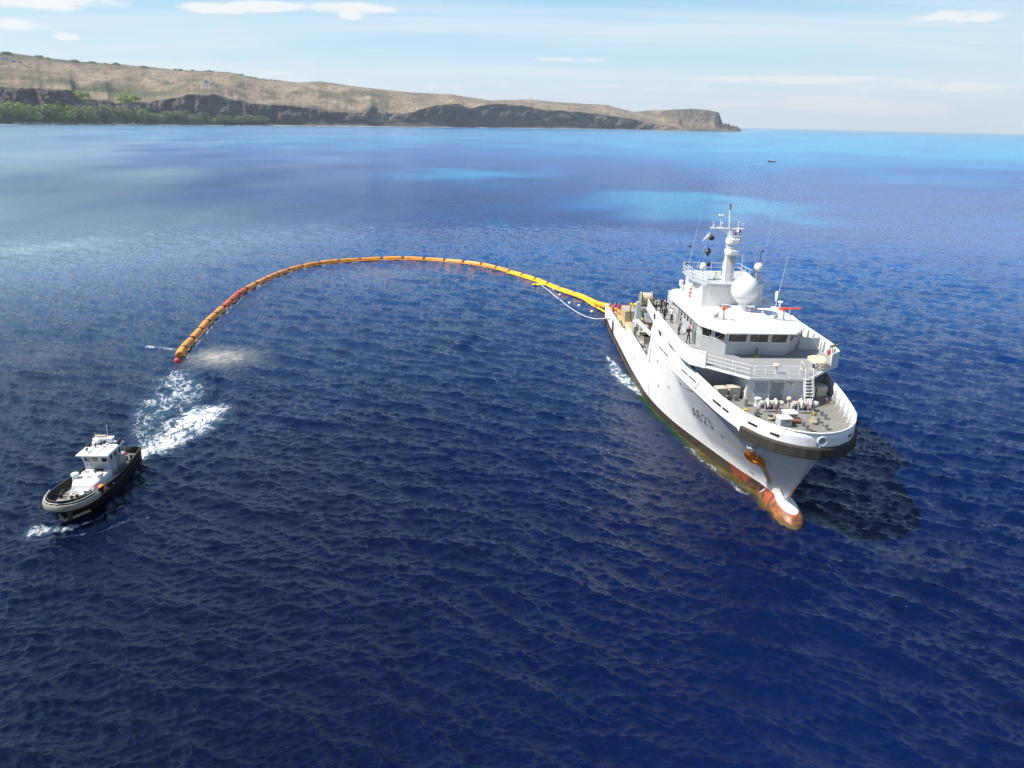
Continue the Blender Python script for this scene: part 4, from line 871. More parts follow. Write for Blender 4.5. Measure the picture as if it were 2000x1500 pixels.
# ------------------------------------------------------------------ fore deck fittings
def bollard_pair(x, y, rz, gap=0.72):
    r = MB(); r.box((0, 0, 0.03), (gap + 0.6, 0.42, 0.06)); base = r.build('bollard_base', M['bollard'], ship); base.location = (x, y, 8.0); base.rotation_euler = (0, 0, rz)
    for s in (-1, 1):
        q = MB(); q.lathe((0, 0, 0), [(0.15, 0.05), (0.15, 0.40), (0.185, 0.43), (0.185, 0.47), (0.12, 0.49)], 14); b_ = q.build('bollard', M['bollard'], base); b_.location = (s * gap / 2, 0, 0)
bollard_pair(-8.64, -3.9, pi / 2); bollard_pair(-5.05, -2.75, -0.5); bollard_pair(-8.3, 4.1, pi / 2); bollard_pair(-4.8, 2.85, 0.05)
bollard_pair(-2.25, 0.35, 0.05); 
for x, y in ((-2.1, 1.97), (-3.6, 1.9), (-4.2, -1.9)):
    q = MB(); q.lathe((x, y, 8.0), [(0.24, 0), (0.22, 0.1), (0.17, 0.14), (0.17, 0.38), (0.21, 0.42), (0.21, 0.46), (0.1, 0.47)], 16); q.build('bollard', M['bollard'], ship)
for x, y in ((-1.35, 0.8), (-3.0, 2.35), (-6.6, 2.7), (-2.7, -2.4)):
    q = MB(); q.lathe((x, y, 8.0), [(0.24, 0), (0.24, 0.05), (0.18, 0.1), (0.1, 0.1)], 14); q.build('deck_vent', M['dark'], ship)
for x, y in ((-4.2, -0.25), (-2.95, -1.15)):
    a = MB(); a.box((0, 0, 0.3), (0.95, 1.0, 0.6)); bx_ = a.build('deck_locker', M['grey'], ship, bevel=0.03); bx_.location = (x, y, 8.0); bx_.rotation_euler = (0, 0, 0.08)
    l = MB(); l.box((0, 0, 0.66), (1.04, 1.1, 0.12)); l.box((0, 0, 0.73), (0.85, 0.9, 0.05)); l.build('lid', M['white'], bx_, bevel=0.02)
    h_ = MB(); h_.tube([(0.55, -0.05, 0.5), (0.55, 0.1, 0.36), (0.55, -0.05, 0.5), (0.55, 0.40, 0.56)], 0.03, 6); h_.build('handle', M['dark'], bx_)
q = MB(); q.box((0, 0, 0.14), (0.5, 0.8, 0.26)); o_ = q.build('hatch', M['rust'], ship); o_.location = (-3.4, 0.05, 8.0)
# mooring winches
def winch(x, y, s=1.0):
    r = MB(); r.box((0, 0, 0.08), (1.5, 1.9, 0.10)); r.box((0.65, 0, 0.14), (0.25, 1.0, 0.10)); base = r.build('mooring_winch', M['steel'], ship); base.location = (x, y, 8.0); base.scale = (s,) * 3
    for yy, rr in ((-1.02, 0.26), (-0.42, 0.50), (0.42, 0.50), (1.0, 0.28)):
        d = MB(); d.lathe((0, 0, 0), [(0.1, -0.05), (rr, -0.05), (rr, 0.03), (rr * 0.5, 0.05), (0.1, 0.05)], 20, M=Matrix.Translation((0, yy, 0.72)) @ Matrix.Rotation(pi / 2, 4, 'X')); d.build('drum_flange', M['white'], base)
    d = MB(); d.lathe((0, 0, 0), [(0.24, -1.25), (0.24, -0.45), (0.3, -0.45), (0.3, 0.4), (0.22, 0.4), (0.22, 1.05), (0.27, 1.15)], 16, M=Matrix.Translation((0, 0, 0.72)) @ Matrix.Rotation(pi / 2, 4, 'X')); d.build('rope_drum', M['beige'], base)
    for yy in (-0.7, 0.22, 0.7):
        d = MB(); d.add([(-0.55, yy - .04, 0.1), (0.6, yy - .04, 0.1), (0.2, yy - .04, 1.0), (-0.2, yy - .04, 1.0), (-0.55, yy + .04, 0.1), (0.6, yy + .04, 0.1), (0.2, yy + .04, 1.0), (-0.2, yy + .04, 1.0)], [(0, 1, 2, 3), (7, 6, 5, 4), (0, 4, 5, 1), (1, 5, 6, 2), (2, 6, 7, 3), (3, 7, 4, 0)]); d.build('winch_frame', M['steel'], base, smooth=0)
    d = MB(); d.box((-0.3, -1.0, 0.35), (0.5, 0.35, 0.6)); d.build('winch_motor', M['grey'], base, bevel=0.03)
    d = MB(); d.tube([(-0.1, -0.25, 1.0), (-0.3, -0.3, 1.45), (-0.35, -0.1, 1.5)], 0.03, 6); d.build('brake_lever', M['grey'], base)
    return base
winch(-6.5, -1.05, 0.84); winch(-6.35, 1.8, 0.9)
for (x0, y0, x1, y1) in ((-5.8, -0.85, -4.35, -1.25), (-5.7, 2.05, -3.7, 1.65)):
    mb = MB(); pts = [(x0, y0, 8.75), ((x0 + x1) / 2, (y0 + y1) / 2, 8.35), (x1, y1, 8.3)]
    for k in range(18):
        u = k / 17; p = Vector(pts[0]).lerp(Vector(pts[1]), u * 2) if u < 0.5 else Vector(pts[1]).lerp(Vector(pts[2]), u * 2 - 1); mb.box(p, (0.13, 0.09, 0.05) if k % 2 else (0.13, 0.05, 0.09), rz=atan2(y1 - y0, x1 - x0))
    mb.build('anchor_chain', M['rust'], ship, smooth=0)
def stopper(x, y, rz, mat):
    mb = MB(); mb.add([(-.45, -.28, 0), (.5, -.35, 0), (.5, .35, 0), (-.45, .28, 0), (-.2, -.16, .42), (.15, -.2, .46), (.15, .2, .46), (-.2, .16, .42)], [(3, 2, 1, 0), (4, 5, 6, 7), (0, 1, 5, 4), (1, 2, 6, 5), (2, 3, 7, 6), (3, 0, 4, 7)])
    mb.lathe((0.48, 0, 0.2), [(0.2, -.2), (0.28, 0), (0.2, .05)], 10); mb.tube([(-0.1, -0.1, 0.3), (-0.1, -0.5, 0.35)], 0.05, 6)
    o = mb.build('chain_stopper', mat, ship, smooth=0); o.location = (x, y, 8.0); o.rotation_euler = (0, 0, rz)
stopper(-3.75, 1.6, -0.2, M['khaki']); stopper(-4.35, -1.6, -0.6, M['khaki'])
mb = MB(); mb.tube([(0.9, 0.4, 8.0), (0.85, 0.45, 8.35), (1.05, 0.42, 8.75)], [0.12, 0.06, 0.07], 8); mb.box((0.9, 0.35, 8.06), (0.35, 0.5, 0.12)); mb.build('bow_roller', M['white'], ship)
for x, y, nm in ((-6.2, -3.3, 'a'), (-5.5, 2.35, 'b')):
    mb = MB(); mb.box((x, y, 8.06), (0.22, 0.32, 0.12)); mb.build('deck_socket', M['yellow'], ship)
mb = MB(); mb.tube([(-7.4, -3.0, 8.0), (-7.4, -3.0, 8.7)], 0.24, 16); mb.build('drum', M['steel'], ship)
mb = MB(); mb.lathe((-7.45, -1.9, 8.0), [(0.26, 0), (0.26, 0.55), (0.3, 0.6), (0.3, 0.72), (0.1, 0.74)], 16); mb.build('ventilator', M['white'], ship)
mb = MB(); mb.sphere((-7.2, 0.75, 8.75), 0.24, 12); mb.tube([(-7.2, 0.75, 8), (-7.2, 0.75, 8.6)], 0.12, 8); mb.build('ventilator', M['beige'], ship)
# ------------------------------------------------------------------ front deckhouse
mb = MB(); mb.prism([(-8.55, -2.62), (-8.55, 2.62), (-13, 2.62), (-13, -2.62)], 8.0, 10.2); house = mb.build('front_deckhouse', M['house'], ship, smooth=0)
mb = MB(); mb.bb(-13.3, -13.0, -6.1, 6.1, 8.0, 10.2); mb.bb(-28.9, -13.3, -5.9, 5.9, 8.0, 10.2); mb.build('lower_deckhouse', M['grey'], ship, smooth=0)
def panel(name, mat, x, y0, y1, z0, z1, t_=0.04, parent=None):
    m_ = MB(); m_.bb(x, x + t_, y0, y1, z0, z1); return m_.build(name, mat, parent or house, bevel=0.008)
panel('locker_door', M['house'], -8.55, -1.95, -0.75, 8.85, 9.85); panel('locker_door', M['house'], -8.55, -1.95, -0.75, 8.1, 8.8)
for k in range(9): panel('louvre_slat', M['grey'], -8.52, -1.9, -0.8, 8.92 + k * 0.1, 8.98 + k * 0.1, 0.07)
d_ = panel('entrance_door', M['deck_grey'], -8.55, -0.35, 0.62, 8.12, 9.85, 0.07); panel('door_handle', M['white'], -8.48, 0.42, 0.5, 8.8, 9.1, 0.06, d_)
panel('door_frame', M['steel'], -8.55, -0.47, -0.36, 8.05, 9.95, 0.1); panel('door_frame', M['white'], -8.55, -0.47, 0.75, 9.9, 10.0, 0.22)
mb = MB(); mb.box((-8.42, 1.3, 9.72), (0.3, 0.2, 0.14), rz=0.3); mb.box((-8.4, 0.9, 9.78), (0.25, 0.3, 0.1)); mb.build('flood_light', M['white'], house)
for yy in (-4.6, 3.9):
    mb = MB(); mb.bb(-13.0, -12.95, yy - 0.35, yy + 0.35, 8.25, 9.9); mb.build('side_door', M['grey'], ship, bevel=0.02)
# flared side screens below the bridge deck
for sg in (-1, 1):
    mb = MB(); mb.add([(-28.5, sg * 6.9, 8.0), (-18.5, sg * 6.9, 8.0), (-18.5, sg * 6.9, 8.9), (-28.0, sg * 6.9, 10.2), (-28.5, sg * 6.8, 8.0), (-18.5, sg * 6.8, 8.0), (-18.5, sg * 6.8, 8.9), (-28.0, sg * 6.8, 10.2)],
                      [(0, 1, 2, 3), (7, 6, 5, 4), (0, 4, 5, 1), (1, 5, 6, 2), (2, 6, 7, 3), (3, 7, 4, 0)]); 
    for x in (-17.2, -16.4, -15.6): mb.tube([(x, sg * 6.5, 8.0), (x, sg * 6.5, 10.2)], 0.05, 6)
    mb.build('side_screen', M['white'], ship, smooth=0)
mb = MB(); mb.box((-18.3, -6.6, 8.9), (0.7, 0.3, 0.5)); mb.build('lifebuoy_box', M['orange'], ship)
mb = MB()
for z in (8.6, 9.1): mb.tube([(-30.7, -6.2, z), (-27.5, -6.4, z)], 0.05, 6)
for x in (-30.7, -29.8, -28.9, -28.0): mb.tube([(x, -6.2, 8.0), (x, -6.4, 9.6)], 0.05, 6)
mb.box((-29.5, -6.1, 8.35), (1.2, 0.5, 0.4)); mb.build('liferaft_rack', M['grey'], ship)
# ------------------------------------------------------------------ bridge deck
BD = [(-8.0, -2.65), (-11.3, -5.75), (-12.4, -6.9), (-15, -7.3), (-28, -7.3), (-34.5, -7.0)]
BDf = BD + [(x, -y) for x, y in BD[::-1]]
mb = MB(); mb.prism(BDf, 10.2, 10.4, 0); mb.build('bridge_deck_edge', M['white'], ship, smooth=0)
ins = [(x - 0.12 if x > -30 else x + 0.1, y * 0.985) for x, y in BDf]
mb = MB(); mb.prism(ins, 10.36, 10.41); mb.build('bridge_deck', M['deck_grey'], ship, smooth=0)
for sg in (-1, 1):
    w_ = [(-11.3, sg * 5.72), (-12.4, sg * 6.87), (-15, sg * 7.27), (-20, sg * 7.27), (-24.1, sg * 7.27)]
    mb = MB(); mb.wall(w_, 0.1, 10.15, [11.6, 11.6, 11.6, 11.6, 11.62]); mb.build('wing_bulwark', M['white'], ship, smooth=20)
    mb = MB(); mb.tube([(x, y, 11.63) for x, y in w_] + [(-26.6, sg * 7.27, 11.78)], 0.075, 8); mb.build('bulwark_rail', M['white'], ship)
    for x in (-12.2, -13.6, -15.0, -16.4, -17.8, -19.2, -20.6):
        yy = sg * (float(np.interp(-x, [11.3, 12.4, 15, 30], [5.72, 6.87, 7.27, 7.27])) - 0.05); mb = MB()
        mb.add([(x - .03, yy, 11.5), (x + .03, yy, 11.5), (x - .03, yy, 10.4), (x + .03, yy, 10.4), (x - .03, yy - sg * .3, 10.4), (x + .03, yy - sg * .3, 10.4), (x - .03, yy - sg * .12, 11.5), (x + .03, yy - sg * .12, 11.5)], [(0, 1, 7, 6), (0, 2, 4, 6), (1, 3, 5, 7), (4, 5, 7, 6)]); mb.build('bulwark_stay', M['grey'], ship, smooth=0)
    mb = MB(); mb.wall([(-28.2, sg * 7.2), (-34.4, sg * 6.9)], 0.06, 10.4, 11.5); mb.build('wing_bulwark', M['white'], ship, smooth=0)
def railing(pts, z, h=1.05, rails=3, r=0.022, every=1.3, mat=None, parent=ship, name='railing'):
    mb = MB(); P = [Vector((p[0], p[1], p[2] if len(p) > 2 else z)) for p in pts]
    for k in range(rails):
        hh = h * (k + 1) / rails; mb.tube([p + Vector((0, 0, hh)) for p in P], r, 6)
    for a, b_ in zip(P[:-1], P[1:]):
        n = max(1, round((b_ - a).length / every))
        for i in range(n + 1):
            q = a.lerp(b_, i / n); mb.tube([q, q + Vector((0, 0, h))], r * 1.15, 6)
    return mb.build(name, mat or M['white'], parent)
railing([(-11.3, -5.65), (-8.1, -2.6), (-8.1, 2.0)], 10.4)
railing([(-8.1, 3.0), (-11.2, 5.6)], 10.4)
railing([(-8.1, 2.0), (-8.6, 2.05), (-9.1, 2.1)], 10.4, 1.25, 2); railing([(-8.1, 3.0), (-8.7, 3.0), (-9.2, 3.0)], 10.4, 1.25, 2)
mb = MB()   # sloping ladder from the fore deck
for sg in (2.15, 2.85): mb.box((-7.6, sg, 9.2), (0.16, 0.05, 2.9), ry=-0.42); mb.tube([(-7.15, sg, 9.0), (-8.1, sg, 11.3)], 0.025, 6)
for k in range(9): mb.box((-7.05 - k * 0.125, 2.5, 8.2 + k * 0.26), (0.18, 0.7, 0.03))
mb.build('ladder', M['white'], ship, smooth=0)
# ------------------------------------------------------------------ wheelhouse
WH = [(-15.0, -2.95), (-17.4, -4.7), (-18.6, -5.0), (-26.2, -5.0), (-33, -4.9)]
WHt = [(-14.45, -3.1), (-17.1, -4.95), (-18.5, -5.0), (-26.2, -5.0), (-33, -4.9)]
wo_ = WH + [(x, -y + (-0.2 if i == 0 else 0)) for i, (x, y) in reversed(list(enumerate(WH)))]
wt_ = WHt + [(x, -y + (-0.2 if i == 0 else 0)) for i, (x, y) in reversed(list(enumerate(WHt)))]
mb = MB(); mb.prism(wo_, 10.4, 12.85, out2=wt_); wheel = mb.build('wheelhouse', M['grey'], ship, smooth=0)
def window(parent, A, Bp, z0, z1, zb, At, Bt, zt, u0, u1, rd=0.06, name='window'):
    """window on the quad A-Bp (bottom, at zb) to At-Bt (top, at zt), from u0 to u1 along it"""
    def P_(u, z, o):
        f = (z - zb) / (zt - zb); a = Vector((*A, 0)).lerp(Vector((*At, 0)), f); b_ = Vector((*Bp, 0)).lerp(Vector((*Bt, 0)), f); q = a.lerp(b_, u); q.z = z; return q + nn * o
    e1 = Vector((Bp[0] - A[0], Bp[1] - A[1], 0)); e2 = Vector((At[0] - A[0], At[1] - A[1], zt - zb)); nn = e1.cross(e2).normalized()
    c = Vector((sum(q[0] for q in WH) / 5, 0, 0)) if parent is wheel else Vector((*parent['ctr'], 0))
    if nn.dot(Vector((*A, 0)) - c) < 0: nn = -nn
    L = e1.length; b_ = 0.07 / L; fr = MB(); o0, o1 = [], []
    for (ua, ub, za, zb_) in ((u0, u1, z0, z0 + 0.06), (u0, u1, z1 - 0.06, z1), (u0, u0 + b_, z0, z1), (u1 - b_, u1, z0, z1)):
        vs = [P_(u, z, o) for o in (0.0, 0.045) for u, z in ((ua, za), (ub, za), (ub, zb_), (ua, zb_))]
        fr.add(vs, [(0, 1, 2, 3), (7, 6, 5, 4), (0, 4, 5, 1), (1, 5, 6, 2), (2, 6, 7, 3), (3, 7, 4, 0)])
    w_ = fr.build(name, M['white'], parent, smooth=0)
    g_ = MB(); vs = [P_(u, z, o) for o in (0.004, 0.014) for u, z in ((u0 + b_ * 0.5, z0 + .03), (u1 - b_ * 0.5, z0 + .03), (u1 - b_ * 0.5, z1 - .03), (u0 + b_ * 0.5, z1 - .03))]
    g_.add(vs, [(3, 2, 1, 0), (4, 5, 6, 7), (0, 4, 5, 1), (1, 5, 6, 2), (2, 6, 7, 3), (3, 7, 4, 0)]); g_.build('pane', M['glass'], w_, smooth=0)
    w2 = MB(); a_ = P_(u0 + (u1 - u0) * 0.12, z0 + (z1 - z0) * 0.12, 0.05); b2 = P_(u0 + (u1 - u0) * 0.55, z1 - 0.05, 0.05); w2.tube([a_, b2], 0.012, 5)
    if (u1 - u0) * L > 0.9: w2.build('wiper', M['white'], w_)
    return w_
fr_ = (wo_[0], wo_[-1], wt_[0], wt_[-1])
for u0, u1 in ((0.02, 0.335), (0.365, 0.68), (0.71, 0.985)): window(wheel, fr_[0], fr_[1], 11.72, 12.68, 10.4, fr_[2], fr_[3], 12.85, u0, u1)
for i0, i1, us in ((0, 1, ((0.04, 0.46), (0.54, 0.96))), (1, 2, ((0.1, 0.9),)), (2, 3, ((0.05, 0.14), (0.2, 0.34), (0.38, 0.53), (0.57, 0.70), (0.75, 0.92)))):
    for (u0, u1) in us:
        window(wheel, WH[i0], WH[i1], 11.72, 12.68, 10.4, WHt[i0], WHt[i1], 12.85, u0, u1)
        m1 = lambda q: (q[0], -q[1] - (0.2 if q in (WH[0], WHt[0]) else 0))
        window(wheel, m1(WH[i0]), m1(WH[i1]), 11.72, 12.68, 10.4, m1(WHt[i0]), m1(WHt[i1]), 12.85, u0, u1)
for x in (-18.9, -25.5):
    mb = MB(); mb.bb(x - 0.45, x + 0.45, -5.06, -4.95, 10.5, 12.5); mb.tube([(x - .5, -5.1, 10.5), (x - .5, -5.1, 12.2), (x - .4, -5.1, 12.5), (x + .4, -5.1, 12.5), (x + .5, -5.1, 12.2), (x + .5, -5.1, 10.5)], 0.05, 6); mb.build('wheelhouse_door', M['deck_grey'], wheel)
# little yellow marker and other fittings on the bridge deck
mb = MB(); mb.lathe((-14.55, -0.05, 10.41), [(0.28, 0), (0.3, 0.04), (0.1, 0.08)], 14); mb.build('fog_horn_base', M['yellow'], ship)
mb = MB(); mb.lathe((-14.55, -0.05, 10.45), [(0.10, 0), (0.12, 0.4), (0.08, 0.75), (0.03, 0.8)], 10); mb.build('fog_horn', M['green'], ship)
mb = MB(); mb.tube([(-9.2, 0.05, 10.4), (-9.2, 0.05, 11.1)], [0.16, 0.08], 10); mb.sphere((-9.2, 0.05, 11.2), 0.3, 12, sc=(1, 1.3, 0.6)); mb.build('searchlight', M['beige'], ship)
for yy in (-1.9, -0.95, -3.5): 
    mb = MB(); mb.tube([(-9.0 - (abs(yy) > 3) * 1.3, yy, 10.4), (-9.0 - (abs(yy) > 3) * 1.3, yy, 11.1)], 0.05, 6); mb.sphere((-9.0 - (abs(yy) > 3) * 1.3, yy, 11.1), 0.1, 8); mb.build('deck_post', M['white'], ship)
for sg in (1, -1):
    mb = MB(); mb.box((-17.3, sg * 5.9, 11.0), (0.2, 1.9, 1.2)); mb.build('wind_screen', M['grey'], ship) if sg == 1 else None
# tan table top in the port wing
mb = MB(); mb.prism([(-10.2, 3.7), (-11.3, 3.55), (-12.2, 3.9), (-12.6, 4.6), (-12.3, 5.4), (-10.9, 5.2), (-10.0, 4.5)], 11.1, 11.2); mb.tube([(-11.2, 4.4, 10.4), (-11.2, 4.4, 11.1)], 0.12, 8); mb.box((-10.6, 4.7, 10.75), (0.5, 0.9, 0.7)); mb.build('chart_table', M['tan'], ship, smooth=30)
mb = MB(); mb.box((-14.1, 6.65, 11.05), (0.4, 0.2, 0.4)); mb.build('alarm_box', M['red'], ship)
mb = MB(); mb.box((-12.2, 6.35, 11.0), (0.5, 0.05, 0.35)); mb.build('instrument_box', M['steel'], ship)
# ------------------------------------------------------------------ wheelhouse roof
RF = [(-13.75, -3.45), (-16.9, -5.15), (-29.9, -5.55), (-31.6, -4.5), (-33.5, -4.4)]
RFr = [(-33.5, 4.4), (-26, 5.4), (-18.4, 5.35), (-16.2, 4.85), (-13.95, 3.25)]
ro = RF + RFr; cx_, cy_ = -23, 0
ri = [(cx_ + (x - cx_) * 0.965 - 0.1, cy_ + (y - cy_) * 0.90) for x, y in ro]
mb = MB(); mb.prism(ro, 12.72, 12.85); mb.prism(ro, 12.85, 13.0, out2=ri); mb.build('wheelhouse_roof', M['white'], ship, smooth=0)
mb = MB(); mb.tube([(-13.8, -3.4, 12.78), (-13.95, 3.2, 12.78)], 0.04, 6); mb.build('roof_gutter', M['grey'], ship)
mb = MB(); mb.prism([(-18.3, -0.2), (-18.3, 2.3), (-24, 2.3), (-24, -0.2)], 13.0, 13.25, out2=[(-18.6, -0.1), (-18.6, 2.2), (-24, 2.2), (-24, -0.1)]); mb.build('roof_casing', M['white'], ship, smooth=0)
for sg, yy in ((-1, -2.45), (1, 3.5)):   # fire monitors
    x = -18.5
    mb = MB(); mb.tube([(x, yy, 13), (x, yy, 14.0)], [0.17, 0.09], 10); mb.box((x, yy, 13.05), (0.7, 0.6, 0.08)); mb.tube([(x, yy, 13.3), (x - 0.3, yy - 0.6, 13.05), (x - 0.3, yy - 0.9, 13.6)], 0.07, 6)
    mb.add([(x - .5, yy - .9, 13), (x - .4, yy - .9, 13), (x - .4, yy - .35, 13.75), (x - .5, yy - .35, 13.75), (x - .5, yy - .35, 13), (x - .4, yy - .35, 13)], [(0, 1, 2, 3), (0, 3, 4), (1, 5, 2), (3, 2, 5, 4)]); mo = mb.build('fire_monitor', M['grey'], ship)
    mb = MB(); mb.sphere((x, yy, 14.1), 0.2, 10); d_ = Vector((0.5, 0.25, 0.0)) if sg < 0 else Vector((0.6, 1.5, 0.12))
    mb.tube([Vector((x, yy, 14.15)) - d_ * 0.3, Vector((x, yy, 14.2)), Vector((x, yy, 14.25)) + d_], [0.13, 0.13, 0.06], 8); mb.build('nozzle', M['red'], mo)
railing([(-17.6, -3.9), (-22, -4.6), (-26.5, -4.7)], 13.0, 0.8, 2, 0.02, 1.4); railing([(-21, -4.0), (-27, -4.1)], 13.0, 0.3, 1, 0.03, 2.0)
railing([(-17.2, -1.4), (-17.0, 0.2), (-16.9, 2.6), (-17.6, 4.2), (-21, 4.4)], 13.0, 0.35, 1, 0.018, 0.9)
railing([(-21.0, -1.9), (-20.3, -1.2), (-20.2, 0.2), (-20.9, 1.4)], 13.0, 1.0, 2, 0.03, 0.8)
for x, y, h, r in ((-16.9, -1.3, 1.5, .03), (-17.3, 1.0, 1.1, .05), (-16.7, 1.5, .6, .05), (-18.0, -1.9, .5, .06), (-27.7, -3.5, 1.6, .12), (-21.5, 4.1, .9, .04), (-19.3, 4.4, 1.1, .03), (-23.2, -2.8, 2.4, .02), (-24.5, 3.2, 1.0, .05)):
    mb = MB(); mb.tube([(x, y, 13), (x, y, 13 + h)], r, 8); mb.sphere((x, y, 13 + h), r * 2.0, 8); mb.build('roof_post', M['white'], ship)
mb = MB(); mb.lathe((-22.3, 4.5, 13.0), [(0.05, 0), (0.05, 0.9), (0.28, 0.95), (0.25, 1.1), (0.05, 1.15)], 12); mb.build('satellite_antenna', M['white'], ship)
for z in (13.35, 13.75, 14.15):
    mb = MB(); mb.sphere((-27.7, -3.62, z), 0.15, 8); mb.build('signal_lamp', M['red'], ship)
for x, y, s_ in ((-30, -3.9, .55), (-33.2, -3.4, .5)):
    mb = MB(); mb.box((x, y, 13.7), (s_, s_ * .8, .7)); mb.tube([(x, y, 13), (x, y, 13.4)], .05, 6); mb.build('antenna_box', M['white'], ship, bevel=.04)
# upper house, radome, mast platform
mb = MB(); mb.prism([(-24.2, -3.25), (-24.2, 2.4), (-25.5, 3.6), (-32.5, 3.6), (-32.5, -3.1)], 13.0, 15.3); mb.build('upper_house', M['white'], ship, smooth=0)
mb = MB(); mb.prism([(-23.6, -3.0), (-23.6, 2.2), (-26, 2.6), (-31, 2.6), (-31, -3.9), (-26.5, -3.95)], 15.3, 15.5); mb.build('mast_platform', M['grey'], ship, smooth=0)
railing([(-23.7, 0.0), (-23.7, -2.9), (-26.5, -3.85), (-30.9, -3.85)], 15.5, 1.0, 3, 0.025, 1.1); railing([(-30.9, -3.8), (-31, 2.4), (-26, 2.5), (-24, 2.2)], 15.5, 1.0, 2, 0.022, 1.4)
mb = MB(); mb.lathe((-21.6, 0.42, 13.2), [(0.55, 0), (0.5, 0.9)], 20); mb.build('radome_pedestal', M['white'], ship, smooth=50)
pr = [(0.75, -1.32)] + [(1.40 * cos(a), 1.42 * sin(a)) for a in np.linspace(-0.95, pi / 2, 18)]
mb = MB(); mb.lathe((-21.6, 0.42, 15.42), pr, 40); rd = mb.build('radome', M['white'], ship, smooth=60)
mb = MB(); mb.lathe((-21.6, 0.42, 14.70), [(1.225, 0), (1.235, 0.02), (1.25, 0.05)], 40); mb.build('radome_seam', M['grey'], rd)
for (x, y, z, r, nm) in ((-26, 3.0, 16.95, 0.46, 'p'), (-26, -2.95, 16.95, 0.36, 's')):
    mb = MB(); mb.lathe((x, y, z), [(r * .55, -r * 1.15), (r, -r * .6), (r * 1.02, 0), (r * .9, r * .5), (r * .6, r * .88), (r * .2, r * 1.02), (0, r * 1.04)], 20); mb.build('small_radome', M['white'], ship, smooth=60)
mb = MB(); mb.tube([(-26, 3.0, 13), (-26, 3.0, 16.4)], 0.1, 8); mb.box((-26, 3.0, 15.35), (0.9, 0.9, 0.08)); mb.build('radome_post', M['white'], ship)
railing([(-25.6, 2.6), (-25.6, 3.4), (-26.4, 3.4), (-26.4, 2.6), (-25.6, 2.6)], 15.4, 0.9, 2, 0.025, 0.4)
mb = MB(); mb.tube([(-26, -2.95, 15.5), (-26, -2.95, 16.6)], 0.07, 8); mb.build('radome_post', M['white'], ship)
# mast
mb = MB(); mb.prism([(-25.3, -0.75), (-25.3, 0.3), (-26.9, 0.3), (-26.9, -0.75)], 15.5, 18.55, out2=[(-25.6, -0.62), (-25.6, -0.08), (-26.5, -0.08), (-26.5, -0.62)])
mb.prism([(-25.6, -0.62), (-25.6, -0.1), (-26.5, -0.1), (-26.5, -0.62)], 18.55, 20.7, out2=[(-25.8, -0.6), (-25.8, -0.3), (-26.3, -0.3), (-26.3, -0.6)]); mast = mb.build('mast', M['white'], ship, smooth=0)
mb = MB(); mb.tube([(-26, -0.55, 20.5), (-26, -0.7, 22.9)], [0.12, 0.09], 8); mb.build('pole_mast', M['white'], ship)
mb = MB(); mb.tube([(-26, -0.70, 22.9), (-26, -0.72, 23.35)], [0.10, 0.09], 8); mb.sphere((-26, -0.72, 23.4), 0.12, 8); mb.build('masthead_light', M['brown'], ship)
for z in (20.0, 18.85):
    mb = MB(); mb.box((-25.3, -0.35, z - 0.25), (1.5, 1.0, 0.5), taper=(1, 1)); mb.box((-24.9, -0.25, z - 0.15), (1.2, 0.85, 0.4)); pf = mb.build('radar_platform', M['white'], ship, bevel=0.03)
    mb = MB(); mb.tube([(-24.8, -0.2, z), (-24.8, -0.2, z + 0.2)], 0.14, 10); mb.box((-24.8, -0.1, z + 0.28), (0.16, 1.5, 0.16), rz=0.45 if z > 19 else 0.2); mb.build('radar_scanner', M['white'], pf, bevel=0.02)
mb = MB(); mb.tube([(-24.9, 0.05, 18.3), (-24.9, 0.05, 18.6)], 0.13, 8); mb.build('mast_lamp', M['dark'], mast)
mb = MB(); mb.tube([(-26, -2.55, 21.0), (-26, 0.95, 20.95)], 0.11, 8); yard = mb.build('yardarm', M['white'], ship)
mb = MB(); mb.tube([(-26, -0.5, 20.3), (-26, -1.3, 20.95)], 0.09, 8); mb.build('yard_brace', M['white'], yard)
for y, z, r, hd in ((-1.55, 22.2, .05, 1), (-2.3, 21.6, .03, 0), (-2.25, 21.25, .05, 0), (0.05, 21.85, .03, 0), (0.35, 21.6, .05, 1), (0.75, 21.5, .03, 0), (-1.4, 21.5, .06, 0)):
    mb = MB(); mb.tube([(-26, y, 21), (-26, y, z)], r, 6)
    if y == -1.55: mb.sphere((-26, y - .15, z + .1), .16, 8); mb.sphere((-26, y + .18, z + .12), .13, 8); mb.tube([(-26, y - .2, z + .05), (-26, y + .25, z + .1)], .06, 6)
    else: mb.sphere((-26, y, z), r * 2.2, 8)
    mb.build('mast_antenna', M['white'], yard)
mb = MB(); mb.box((-25.25, 0.05, 17.0), (0.05, 0.3, 3.0), rx=-0.06, ry=-0.08)
for k in range(14): mb.box((-25.22 - k * .012, 0.0 - k * .014, 15.7 + k * .2), (0.12, 0.34, .03))
mb.build('mast_ladder', M['grey'], mast)
for name, pts in (('whip_antenna', [(-31.3, -3.4, 13.0), (-31.0, -3.3, 16), (-30, -2.7, 21.9)]), ('whip_antenna', [(-24.4, 4.8, 13.0), (-24.4, 5.0, 15), (-24.2, 5.4, 18.7)]), ('whip_antenna', [(-26.2, 2.6, 15.4), (-26.2, 2.65, 19.3)]),
                  ('thin_aerial', [(-28.2, 3.9, 13.0), (-28.2, 4.3, 18), (-28.2, 4.6, 22.3)]), ('whip_antenna', [(-27, 1.5, 15.4), (-27, 1.5, 18.1)])):
    mb = MB(); mb.tube(pts, [0.008] * 3 if name == 'thin_aerial' else [0.04, 0.028, 0.01][:len(pts)], 6); mb.build(name, M['white'], ship)
mb = MB(); mb.lathe((-24.4, 4.8, 13.6), [(0.1, 0), (0.16, 0.3), (0.2, 0.9), (0.12, 1.1)], 10); mb.build('antenna_tuner', M['white'], ship)
